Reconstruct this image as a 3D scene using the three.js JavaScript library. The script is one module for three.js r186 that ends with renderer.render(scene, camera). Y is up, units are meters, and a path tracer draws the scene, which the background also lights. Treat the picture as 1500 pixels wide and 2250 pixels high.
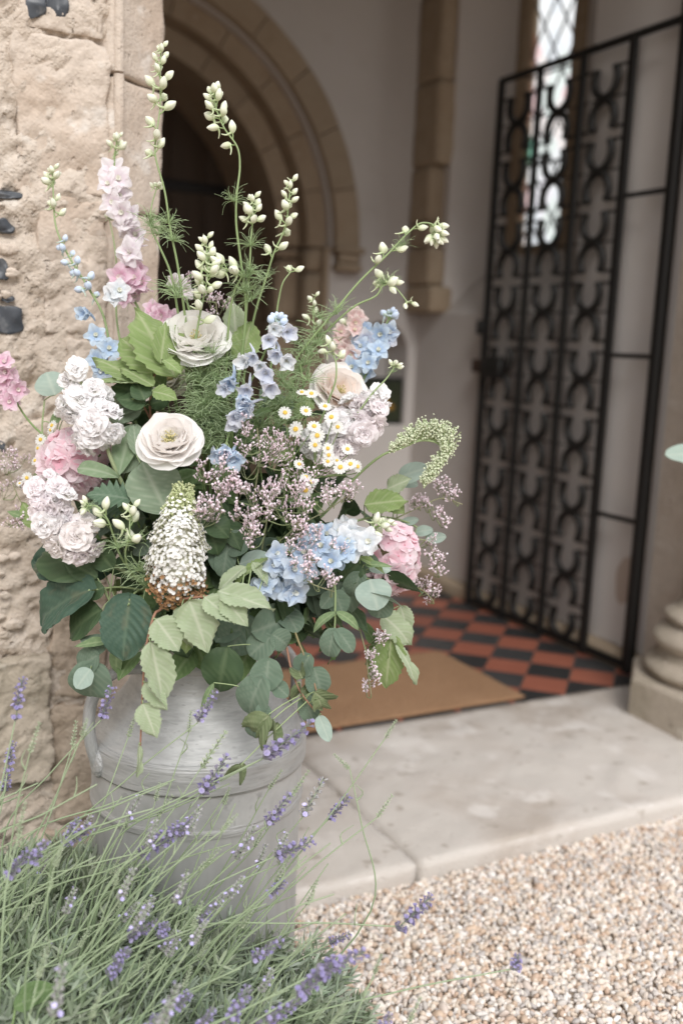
import * as THREE from 'three';
import { mergeGeometries, mergeVertices, toCreasedNormals } from 'three/addons/utils/BufferGeometryUtils.js';

const V3 = (x, y, z) => new THREE.Vector3(x, y, z);
const scene = new THREE.Scene();

// ---------------------------------------------------------------- camera (35 mm lens held upright, tipped down a little)
const FPX = 2187, CAM_H = 1.1;                       // focal length in pixels of the 1500 x 2250 photograph
const down = V3(200 - 750, 14000 - 1125, FPX).normalize();      // image x right, y down, z forward
const fwdH = V3(0, 0, 1).addScaledVector(down, -down.z).normalize();
const rightH = down.clone().cross(fwdH);
const toWorld = (x, y, z) => V3(rightH.x * x + rightH.y * y + rightH.z * z, -(down.x * x + down.y * y + down.z * z), -(fwdH.x * x + fwdH.y * y + fwdH.z * z));
const camPos = V3(0, CAM_H, 0);
const camera = new THREE.PerspectiveCamera(2 * Math.atan(1125 / FPX) * 180 / Math.PI, 682 / 1024, 0.05, 300);
camera.position.copy(camPos);
camera.quaternion.setFromRotationMatrix(new THREE.Matrix4().makeBasis(toWorld(1, 0, 0), toWorld(0, -1, 0), toWorld(0, 0, -1)));
camera.focus = 1.43;
camera.userData.fStop = 2.1;
camera.updateMatrixWorld();
scene.add(camera);
// a direction through a pixel, met at a distance along the lens axis or on a plane of the place
const at = (px, py, z) => toWorld(px - 750, py - 1125, FPX).multiplyScalar(z / FPX).add(camPos);
const ANG = 28 * Math.PI / 180;                      // the porch stands 28 degrees turned from the view
const AU = V3(Math.cos(ANG), 0, -Math.sin(ANG)), AW = V3(-Math.sin(ANG), 0, -Math.cos(ANG));
const onT = (px, py, t) => { const v = toWorld(px - 750, py - 1125, FPX), k = t / v.dot(AW); return { s: v.dot(AU) * k, h: CAM_H + v.y * k, t }; };

// ---------------------------------------------------------------- sky: even overcast
{
  const w = 128, h = 64, d = new Float32Array(w * h * 4);
  for (let j = 0; j < h; j++) for (let i = 0; i < w; i++) {
    const el = ((j + 0.5) / h - 0.5) * Math.PI, k = (j * w + i) * 4;
    const up = el > 0 ? (1 + 0.8 * Math.sin(el)) / 1.8 : 0.34;
    const L = 1.2 * up;
    d[k] = L * 1.0; d[k + 1] = L * 1.0; d[k + 2] = L * 1.03; d[k + 3] = 1;
  }
  const sky = new THREE.DataTexture(d, w, h, THREE.RGBAFormat, THREE.FloatType);
  sky.mapping = THREE.EquirectangularReflectionMapping; sky.magFilter = THREE.LinearFilter; sky.minFilter = THREE.LinearFilter;
  sky.colorSpace = THREE.LinearSRGBColorSpace; sky.needsUpdate = true;
  scene.background = sky; scene.environment = sky;
}
const sun = new THREE.DirectionalLight(new THREE.Color(1, 0.98, 0.95), 1.5);
sun.position.set(1.2, 6.2, 5.0); sun.target.position.set(-0.1, 0.5, -1.6);
sun.castShadow = true; sun.shadow.radius = 42; sun.shadow.mapSize.set(2048, 2048);
Object.assign(sun.shadow.camera, { left: -4, right: 4, top: 4, bottom: -4, near: 0.5, far: 20 });
scene.add(sun, sun.target);

const renderer = new THREE.WebGLRenderer({ antialias: true });
renderer.toneMapping = THREE.LinearToneMapping;
renderer.toneMappingExposure = 1.43;
renderer.shadowMap.enabled = true;

// ---------------------------------------------------------------- helpers
function rng(seed) { let a = seed >>> 0; return () => { a = (a + 0x6D2B79F5) >>> 0; let t = a; t = Math.imul(t ^ (t >>> 15), t | 1); t ^= t + Math.imul(t ^ (t >>> 7), t | 61); return ((t ^ (t >>> 14)) >>> 0) / 4294967296; }; }
const R = rng(20240611);
const rr = (a, b) => a + (b - a) * R();
const clamp = (x, a, b) => Math.min(b, Math.max(a, x));
const sstep = (a, b, x) => { const t = clamp((x - a) / (b - a), 0, 1); return t * t * (3 - 2 * t); };
const lerp = (a, b, t) => a + (b - a) * t;
const mix3 = (a, b, t) => [lerp(a[0], b[0], t), lerp(a[1], b[1], t), lerp(a[2], b[2], t)];
const hash3 = (x, y, z, s) => { let h = Math.imul(x, 374761393) ^ Math.imul(y, 668265263) ^ Math.imul(z, 2147483647 ^ 0x5bd1e995) ^ Math.imul(s, 1274126177); h = Math.imul(h ^ (h >>> 13), 1274126177); h = Math.imul(h ^ (h >>> 16), 0x85ebca6b); return ((h ^ (h >>> 15)) >>> 0) / 4294967296; };
function vnoise(x, y, z, s = 1, per = 0) {
  const xi = Math.floor(x), yi = Math.floor(y), zi = Math.floor(z); let fx = x - xi, fy = y - yi, fz = z - zi;
  fx = fx * fx * (3 - 2 * fx); fy = fy * fy * (3 - 2 * fy); fz = fz * fz * (3 - 2 * fz);
  const m = per ? (v) => ((v % per) + per) % per : (v) => v;
  const c = (a, b, d) => hash3(m(xi + a), m(yi + b), zi + d, s);
  const l = lerp;
  return l(l(l(c(0, 0, 0), c(1, 0, 0), fx), l(c(0, 1, 0), c(1, 1, 0), fx), fy), l(l(c(0, 0, 1), c(1, 0, 1), fx), l(c(0, 1, 1), c(1, 1, 1), fx), fy), fz) * 2 - 1;
}
function fbm(x, y, z, oct = 4, s = 1) { let a = 0, k = 1, n = 0; for (let i = 0; i < oct; i++) { a += k * vnoise(x, y, z, s + i * 17); n += k; x *= 2.03; y *= 2.03; z *= 2.03; k *= 0.5; } return a / n; }
function tileFbm(u, v, per, oct, s) { let a = 0, k = 1, n = 0, p = per; for (let i = 0; i < oct; i++) { a += k * vnoise(u * p, v * p, 0.5, s + i * 31, p); n += k; p *= 2; k *= 0.55; } return a / n; }

// textures: what surfaces are made of
function tex(size, fn, { srgb = true, rep = 1, repY } = {}) {
  const d = new Uint8Array(size * size * 4);
  for (let j = 0; j < size; j++) for (let i = 0; i < size; i++) {
    const c = fn(i / size, j / size), k = (j * size + i) * 4;
    for (let q = 0; q < 3; q++) { let v = Array.isArray(c) ? c[q] : c; if (srgb) v = v <= 0.0031308 ? v * 12.92 : 1.055 * Math.pow(Math.max(v, 0), 1 / 2.4) - 0.055; d[k + q] = clamp(Math.round(v * 255), 0, 255); }
    d[k + 3] = 255;
  }
  const t = new THREE.DataTexture(d, size, size, THREE.RGBAFormat);
  t.wrapS = t.wrapT = THREE.RepeatWrapping; t.magFilter = THREE.LinearFilter; t.minFilter = THREE.LinearMipmapLinearFilter; t.generateMipmaps = true;
  t.colorSpace = srgb ? THREE.SRGBColorSpace : THREE.NoColorSpace; t.repeat.set(rep, repY ?? rep); t.needsUpdate = true;
  return t;
}
const mat = (o) => new THREE.MeshStandardMaterial({ roughness: 0.85, metalness: 0, ...o });
const phys = (o) => new THREE.MeshPhysicalMaterial({ roughness: 0.85, metalness: 0, ...o });

// geometry
function boxUV(g) {                                   // uv in metres from the face directions
  const q = g.index ? g.toNonIndexed() : g, p = q.attributes.position, n = q.attributes.normal, uv = new Float32Array(p.count * 2);
  for (let f = 0; f < p.count; f += 3) {
    let nx = 0, ny = 0, nz = 0; for (let k = 0; k < 3; k++) { nx += Math.abs(n.getX(f + k)); ny += Math.abs(n.getY(f + k)); nz += Math.abs(n.getZ(f + k)); }
    for (let k = 0; k < 3; k++) { const i = f + k, x = p.getX(i), y = p.getY(i), z = p.getZ(i); if (nx >= ny && nx >= nz) { uv[2 * i] = z; uv[2 * i + 1] = y; } else if (ny >= nz) { uv[2 * i] = x; uv[2 * i + 1] = z; } else { uv[2 * i] = x; uv[2 * i + 1] = y; } }
  }
  q.setAttribute('uv', new THREE.BufferAttribute(uv, 2)); return q;
}
function block(x0, x1, y0, y1, z0, z1, { seg = 0.02, round = 0.006, amp = 0.002, freq = 40, edge = 0, pit = 0, seed = 1 } = {}) {   // stone with worn edges and an uneven face
  const w = x1 - x0, h = y1 - y0, d = z1 - z0, N = (l) => clamp(Math.round(l / seg), 2, 240);
  let g = new THREE.BoxGeometry(w, h, d, N(w), N(h), N(d)); g.deleteAttribute('uv'); g.deleteAttribute('normal'); g = mergeVertices(g, 1e-5);
  const p = g.attributes.position, r = Math.min(round, w / 2.01, h / 2.01, d / 2.01), c = V3(), q = V3();
  for (let i = 0; i < p.count; i++) {
    q.fromBufferAttribute(p, i); c.set(clamp(q.x, -w / 2 + r, w / 2 - r), clamp(q.y, -h / 2 + r, h / 2 - r), clamp(q.z, -d / 2 + r, d / 2 - r));
    q.sub(c); const l = q.length(); if (l > 1e-9) q.multiplyScalar(1 / l);
    const X = (c.x + (x0 + x1) / 2), Y = (c.y + (y0 + y1) / 2), Z = (c.z + (z0 + z1) / 2);
    let a = r + amp * fbm(X * freq, Y * freq, Z * freq, 4, seed);
    if (pit) a -= pit * sstep(0.12, 0.42, fbm(X * 26, Y * 34, Z * 26, 4, seed + 9)) + pit * 0.8 * sstep(0.22, 0.4, fbm(X * 70, Y * 70, Z * 70, 2, seed + 19));
    if (edge) a += edge * fbm(X * 14, Y * 14, Z * 14 + 7, 3, seed + 5) * (Math.abs(q.z) < 0.9 ? 1 : 0.25);
    c.addScaledVector(q, a); p.setXYZ(i, c.x + (x0 + x1) / 2, c.y + (y0 + y1) / 2, c.z + (z0 + z1) / 2);
  }
  g.computeVertexNormals(); return boxUV(g);
}
const plainBox = (x0, x1, y0, y1, z0, z1) => { const g = new THREE.BoxGeometry(x1 - x0, y1 - y0, z1 - z0); g.translate((x0 + x1) / 2, (y0 + y1) / 2, (z0 + z1) / 2); return boxUV(g); };
function prismY(poly, y0, y1) {                       // outline in (x, z), upright
  const sh = new THREE.Shape(poly.map(([x, z]) => new THREE.Vector2(x, -z)));
  const g = new THREE.ExtrudeGeometry(sh, { depth: y1 - y0, bevelEnabled: false, curveSegments: 24 }); g.rotateX(-Math.PI / 2); g.translate(0, y0, 0); return boxUV(g);
}
const shapeXY = (pts) => new THREE.Shape(pts.map(([x, y]) => new THREE.Vector2(x, y)));
function tube(pts, r0, r1, rad = 6, seg = 0, col = null, col1 = null) {    // tapered stem through points
  const cv = new THREE.CatmullRomCurve3(pts.map((p) => p.isVector3 ? p : V3(...p)), false, 'centripetal');
  const n = seg || Math.max(2, (pts.length - 1) * 5), P = [], Tn = [];
  for (let i = 0; i <= n; i++) { P.push(cv.getPoint(i / n)); Tn.push(cv.getTangent(i / n)); }
  const pos = [], nor = [], uv = [], cl = [], idx = []; let nrm = V3(0, 0, 1); if (Math.abs(Tn[0].z) > 0.9) nrm.set(1, 0, 0);
  for (let i = 0; i <= n; i++) {
    nrm.addScaledVector(Tn[i], -nrm.dot(Tn[i])).normalize(); const b = Tn[i].clone().cross(nrm), r = lerp(r0, r1, i / n);
    const c = col ? (col1 ? mix3(col, col1, i / n) : col) : [1, 1, 1];
    for (let k = 0; k <= rad; k++) { const a = k / rad * 2 * Math.PI, x = Math.cos(a), y = Math.sin(a), dx = nrm.x * x + b.x * y, dy = nrm.y * x + b.y * y, dz = nrm.z * x + b.z * y; pos.push(P[i].x + dx * r, P[i].y + dy * r, P[i].z + dz * r); nor.push(dx, dy, dz); uv.push(k / rad, i / n); cl.push(...c); }
  }
  for (let i = 0; i < n; i++) for (let k = 0; k < rad; k++) { const a = i * (rad + 1) + k, b = a + rad + 1; idx.push(a, a + 1, b, b, a + 1, b + 1); }
  const g = new THREE.BufferGeometry(); g.setAttribute('position', new THREE.Float32BufferAttribute(pos, 3)); g.setAttribute('normal', new THREE.Float32BufferAttribute(nor, 3)); g.setAttribute('uv', new THREE.Float32BufferAttribute(uv, 2)); g.setAttribute('color', new THREE.Float32BufferAttribute(cl, 3)); g.setIndex(idx); return g;
}
function surf(nu, nv, fn, colf) {                     // sheet: fn(u,v) -> [x,y,z], colf(u,v) -> [r,g,b]
  const pos = [], uv = [], cl = [], idx = [];
  for (let j = 0; j <= nv; j++) for (let i = 0; i <= nu; i++) { const u = i / nu, v = j / nv; pos.push(...fn(u, v)); uv.push(u, v); cl.push(...(colf ? colf(u, v) : [1, 1, 1])); }
  for (let j = 0; j < nv; j++) for (let i = 0; i < nu; i++) { const a = j * (nu + 1) + i, b = a + nu + 1; idx.push(a, a + 1, b, b, a + 1, b + 1); }
  const g = new THREE.BufferGeometry(); g.setAttribute('position', new THREE.Float32BufferAttribute(pos, 3)); g.setAttribute('uv', new THREE.Float32BufferAttribute(uv, 2)); g.setAttribute('color', new THREE.Float32BufferAttribute(cl, 3)); g.setIndex(idx); g.computeVertexNormals(); return g;
}
// objects
const taken = new Map();
const numbered = (n) => { const k = taken.get(n) || 0; taken.set(n, k + 1); return k ? n + '_' + String(k).padStart(3, '0') : n; };
function shadow(o) { o.castShadow = true; o.receiveShadow = true; return o; }
function add(name, geo, m, parent) { const g = Array.isArray(geo) ? mergeGeometries(geo) : geo; const o = shadow(new THREE.Mesh(g, m)); o.name = name; parent.add(o); return o; }
function thing(name, label, category, pos, group) { const o = new THREE.Group(); o.name = numbered(name); if (pos) o.position.copy(pos); o.userData = { label, category }; if (group) o.userData.group = group; scene.add(o); return o; }
function struct(name, geo, m) { const o = geo ? add(numbered(name), geo, m, scene) : new THREE.Group(); if (!geo) { o.name = numbered(name); scene.add(o); } o.userData = { kind: 'structure' }; return o; }
const sub = (name, parent) => { const o = new THREE.Group(); o.name = name; parent.add(o); return o; };

// ---------------------------------------------------------------- materials of the place
const stoneTint = (base, tan, pale, dark, seed) => tex(512, (u, v) => {
  const a = tileFbm(u, v, 4, 5, seed), b = tileFbm(u, v, 24, 4, seed + 90), c = tileFbm(u, v, 9, 4, seed + 200);
  let k = mix3(base, tan, sstep(-0.15, 0.45, a)); k = mix3(k, pale, 0.75 * sstep(0.22, 0.5, c)); k = mix3(k, dark, 0.7 * sstep(0.3, 0.62, b)); const f = 1 + 0.16 * tileFbm(u, v, 90, 2, seed + 300); return [k[0] * f, k[1] * f, k[2] * f];
}, { rep: 2.2 });
const grainBump = tex(512, (u, v) => 0.5 + 0.30 * tileFbm(u, v, 16, 5, 7) + 0.16 * tileFbm(u, v, 120, 2, 77) - 0.35 * sstep(0.3, 0.55, tileFbm(u, v, 40, 3, 177)), { srgb: false, rep: 2.2 });
const fineBump = tex(512, (u, v) => 0.5 + 0.28 * tileFbm(u, v, 10, 5, 9) + 0.14 * tileFbm(u, v, 128, 2, 79), { srgb: false, rep: 1.4 });
const M = {};
M.ashlar = mat({ map: stoneTint([0.56, 0.48, 0.405], [0.51, 0.415, 0.335], [0.67, 0.62, 0.565], [0.38, 0.31, 0.245], 11), bumpMap: grainBump, bumpScale: 0.006, roughness: 0.95 });
M.mortar = mat({ map: stoneTint([0.545, 0.47, 0.395], [0.49, 0.41, 0.335], [0.66, 0.605, 0.54], [0.33, 0.265, 0.205], 23), bumpMap: grainBump, bumpScale: 0.012, roughness: 0.97 });
M.greyStone = mat({ map: stoneTint([0.42, 0.36, 0.29], [0.36, 0.31, 0.24], [0.55, 0.50, 0.42], [0.16, 0.14, 0.10], 37), bumpMap: grainBump, bumpScale: 0.006, roughness: 0.96 });
M.brownStone = mat({ map: stoneTint([0.39, 0.305, 0.215], [0.35, 0.265, 0.18], [0.46, 0.375, 0.285], [0.25, 0.19, 0.13], 41), bumpMap: grainBump, bumpScale: 0.003, roughness: 0.95 });
M.brownStone2 = mat({ map: M.brownStone.map, color: new THREE.Color(0.92, 0.93, 0.94), bumpMap: grainBump, bumpScale: 0.003, roughness: 0.95 });
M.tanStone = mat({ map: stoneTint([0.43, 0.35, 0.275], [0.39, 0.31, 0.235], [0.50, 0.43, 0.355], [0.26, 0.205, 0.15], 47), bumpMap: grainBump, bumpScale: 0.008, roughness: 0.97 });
M.flint = phys({ map: tex(256, (u, v) => { const a = tileFbm(u, v, 5, 4, 51), b = tileFbm(u, v, 14, 3, 53); return mix3([0.045, 0.052, 0.062], [0.19, 0.19, 0.19], sstep(0.1, 0.6, a) * 0.6 + 0.4 * sstep(0.3, 0.6, b)); }, { rep: 9 }), roughness: 0.38 });
M.plaster = mat({ map: tex(512, (u, v) => { const a = tileFbm(u, v, 3, 5, 61), b = tileFbm(u, v, 20, 4, 63); return mix3([0.60, 0.56, 0.525], [0.53, 0.49, 0.45], sstep(-0.1, 0.5, a) * 0.7 + 0.3 * sstep(0, 0.6, b)); }, { rep: 0.6 }), bumpMap: fineBump, bumpScale: 0.004, roughness: 0.93 });
M.patch = mat({ color: new THREE.Color(0.44, 0.36, 0.30), bumpMap: fineBump, bumpScale: 0.004, roughness: 0.95 });
M.slab = mat({ map: tex(512, (u, v) => { const a = tileFbm(u, v, 4, 5, 71), b = tileFbm(u, v, 30, 4, 73), c = tileFbm(u, v, 11, 4, 75); let k = mix3([0.53, 0.485, 0.44], [0.42, 0.365, 0.315], sstep(-0.1, 0.35, a)); k = mix3(k, [0.64, 0.60, 0.56], 0.75 * sstep(0.1, 0.45, c)); k = mix3(k, [0.29, 0.25, 0.20], 0.6 * sstep(0.2, 0.5, b)); return k; }, { rep: 1.1 }), bumpMap: grainBump, bumpScale: 0.003, roughness: 0.92 });
M.slabEdge = M.slab;
M.grout = mat({ color: new THREE.Color(0.27, 0.22, 0.18), bumpMap: grainBump, bumpScale: 0.002 });
const tileMap = (c0, c1, s) => tex(256, (u, v) => mix3(c0, c1, 0.5 + 0.5 * tileFbm(u, v, 6, 5, s)), { rep: 3 });
M.redTile = [0, 1, 2].map((k) => phys({ map: tileMap([0.25, 0.080, 0.050], [0.335, 0.115, 0.073], 81), color: new THREE.Color([1, 0.86, 1.1][k], [1, 0.86, 1.12][k], [1, 0.88, 1.12][k]), bumpMap: fineBump, bumpScale: 0.0012, roughness: 0.52 }));
M.blackTile = [0, 1, 2].map((k) => phys({ map: tileMap([0.026, 0.026, 0.027], [0.052, 0.051, 0.05], 83), color: new THREE.Color().setScalar([1, 0.8, 1.35][k]), bumpMap: fineBump, bumpScale: 0.0012, roughness: 0.5 }));
M.coir = mat({ map: tex(512, (u, v) => { const a = tileFbm(u, v, 128, 2, 91), b = tileFbm(u, v, 8, 4, 93); return mix3([0.27, 0.145, 0.072], [0.40, 0.24, 0.135], 0.5 + 0.45 * a + 0.28 * b); }, { rep: 1.6 }), bumpMap: tex(512, (u, v) => 0.5 + 0.5 * tileFbm(u, v, 160, 1, 95), { srgb: false, rep: 1.6 }), bumpScale: 0.006, roughness: 1 });
M.iron = phys({ color: new THREE.Color(0.016, 0.0145, 0.013), roughness: 0.55, metalness: 0.3, bumpMap: fineBump, bumpScale: 0.001 });
M.rust = mat({ color: new THREE.Color(0.05, 0.026, 0.016), roughness: 0.8 });
M.oak = mat({ map: tex(512, (u, v) => { const g = tileFbm(u, v * 0.07, 60, 4, 101); return mix3([0.050, 0.034, 0.022], [0.088, 0.060, 0.040], 0.5 + 0.5 * g); }, { rep: 1.2 }), roughness: 0.75, bumpMap: fineBump, bumpScale: 0.002 });
M.lead = mat({ color: new THREE.Color(0.05, 0.05, 0.052), roughness: 0.6, metalness: 0.4 });
const paneOf = (r, g, b) => phys({ color: new THREE.Color(r, g, b), roughness: 0.12, transmission: 1, thickness: 0, ior: 1.5 });
M.panes = [paneOf(0.93, 0.95, 0.93), paneOf(0.88, 0.92, 0.93), paneOf(0.93, 0.87, 0.82), paneOf(0.85, 0.92, 0.86), paneOf(0.95, 0.93, 0.95)];
M.greenPane = paneOf(0.30, 0.62, 0.47); M.pinkPane = paneOf(0.9, 0.68, 0.66);

// ---------------------------------------------------------------- the ground
{
  const g = new THREE.PlaneGeometry(160, 160, 1, 1); g.rotateX(-Math.PI / 2); boxUV(g);
  const gp = boxUV(g); gp.computeVertexNormals();
  struct('ground', gp, mat({ map: tex(512, (u, v) => { const a = tileFbm(u, v, 90, 2, 111), b = tileFbm(u, v, 5, 4, 113); return mix3(mix3([0.34, 0.26, 0.19], [0.52, 0.44, 0.36], 0.5 + 0.6 * a), [0.26, 0.20, 0.14], 0.3 + 0.3 * b); }, { rep: 1.5 }), bumpMap: grainBump, bumpScale: 0.01, roughness: 1 }));
}
{ // gravel: nobody could count it
  const ico = mergeVertices((() => { const q = new THREE.IcosahedronGeometry(1, 1); q.deleteAttribute('uv'); q.deleteAttribute('normal'); return q; })(), 1e-4);
  const p = ico.attributes.position; for (let i = 0; i < p.count; i++) { const q = V3().fromBufferAttribute(p, i), k = 1 + 0.28 * vnoise(q.x * 1.7, q.y * 1.7, q.z * 1.7, 5); p.setXYZ(i, q.x * k, q.y * k, q.z * k); } ico.computeVertexNormals();
  const spots = [], GR = rng(5);
  const pal = [[0.62, 0.54, 0.45], [0.70, 0.64, 0.57], [0.55, 0.43, 0.32], [0.47, 0.31, 0.19], [0.40, 0.24, 0.14], [0.74, 0.70, 0.66], [0.44, 0.40, 0.37], [0.58, 0.47, 0.40], [0.33, 0.30, 0.29], [0.66, 0.56, 0.47]];
  const put = (s, t, dens) => { const w = AU.clone().multiplyScalar(s).addScaledVector(AW, t); spots.push([w.x, w.z]); };
  const step = 0.0074;
  for (let s = 0.15; s < 2.9; s += step) for (let t = 0.55; t < 1.60; t += step) {
    const ss = s + (GR() - 0.5) * step * 1.6, tt = t + (GR() - 0.5) * step * 1.6; if (tt > 1.592) continue;
    const w = AU.clone().multiplyScalar(ss).addScaledVector(AW, tt); if (w.x < -0.45 || w.z > -0.75 || w.x > 1.25) continue;
    if (Math.hypot(w.x + 0.216, w.z + 1.533) < 0.165) continue;
    spots.push([w.x, w.z]);
  }
  const im = new THREE.InstancedMesh(ico, mat({ roughness: 0.72, color: 0xffffff }), spots.length); im.name = 'gravel'; shadow(im);
  const o = new THREE.Object3D(), c = new THREE.Color();
  spots.forEach(([x, z], i) => {
    const k = 0.0038 + 0.0034 * Math.pow(GR(), 1.8) + (GR() < 0.04 ? 0.003 : 0); o.position.set(x, 0.003 + 0.006 * GR(), z); o.rotation.set(GR() * 6.3, GR() * 6.3, GR() * 6.3); o.scale.set(k * (0.85 + 0.6 * GR()), k * (0.6 + 0.35 * GR()), k * (0.8 + 0.4 * GR())); o.updateMatrix(); im.setMatrixAt(i, o.matrix);
    const q = pal[Math.floor(GR() * pal.length)], f = 0.92 + 0.34 * GR(); im.setColorAt(i, c.setRGB(lerp(q[0] * f, 0.62, 0.34), lerp(q[1] * f, 0.57, 0.34), lerp(q[2] * f, 0.52, 0.34)));
  });
  im.userData = { kind: 'stuff', label: 'pale mixed pea gravel in front of the stone threshold', category: 'gravel' }; scene.add(im);
}
const turned = (o) => { o.rotation.y = ANG; return o; };
{ // threshold slabs
  const st = turned(struct('threshold_step'));
  const wob = { seg: 0.02, round: 0.010, amp: 0.004, freq: 9, edge: 0.006 };
  add('slab', block(0.10, 1.0605, -0.06, 0.05, -2.283, -1.59, { ...wob, seed: 3 }), M.slab, st);
  add('slab', block(1.065, 2.95, -0.06, 0.051, -2.283, -1.592, { ...wob, seed: 8 }), M.slab, st);
}
{ // tiled porch floor, laid cornerwise
  const fl = turned(struct('porch_floor'));
  add('grout_bed', plainBox(-0.4, 2.42, -0.05, 0.0455, -3.92, -2.28), M.grout, fl);
  const clip = (poly, ax, lim, keepLess) => { const out = []; for (let i = 0; i < poly.length; i++) { const a = poly[i], b = poly[(i + 1) % poly.length], ia = keepLess ? a[ax] <= lim : a[ax] >= lim, ib = keepLess ? b[ax] <= lim : b[ax] >= lim; if (ia) out.push(a); if (ia !== ib) { const k = (lim - a[ax]) / (b[ax] - a[ax]); out.push([lerp(a[0], b[0], k), lerp(a[1], b[1], k)]); } } return out; };
  const side = 0.1395, hd = side * Math.SQRT1_2 - 0.0022, TR = rng(9);
  for (let i = -16; i <= 6; i++) for (let j = -4; j <= 20; j++) {
    const cs = 2.128 + i * 0.0986, ct = 2.482 + j * 0.0986; if ((i + j) & 1) continue; if (cs < 0.75) continue;
    const black = ((i % 2) + 2) % 2 === 0;
    let poly = [[cs - hd, ct], [cs, ct - hd], [cs + hd, ct], [cs, ct + hd]];
    poly = clip(clip(clip(poly, 0, 2.412, true), 1, 2.29, false), 1, 3.895, true); if (poly.length < 3) continue;
    const lift = 0.0495 + 0.0012 * TR(); const g = prismY(poly.map(([s, t]) => [s, -t]), 0.03, lift);
    add('tile', g, (black ? M.blackTile : M.redTile)[Math.floor(TR() * 3)], fl);
  }
}
{ // coir mat
  const g = block(0.52, 1.885, 0.0515, 0.061, -2.78, -2.296, { seg: 0.03, round: 0.004, amp: 0.001, freq: 30, edge: 0.002, seed: 12 });
  const o = thing('door_mat', 'wide brown coir mat lying on the chequered porch tiles', 'mat'); turned(o); add('coir_pile', g, M.coir, o);
}

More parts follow.
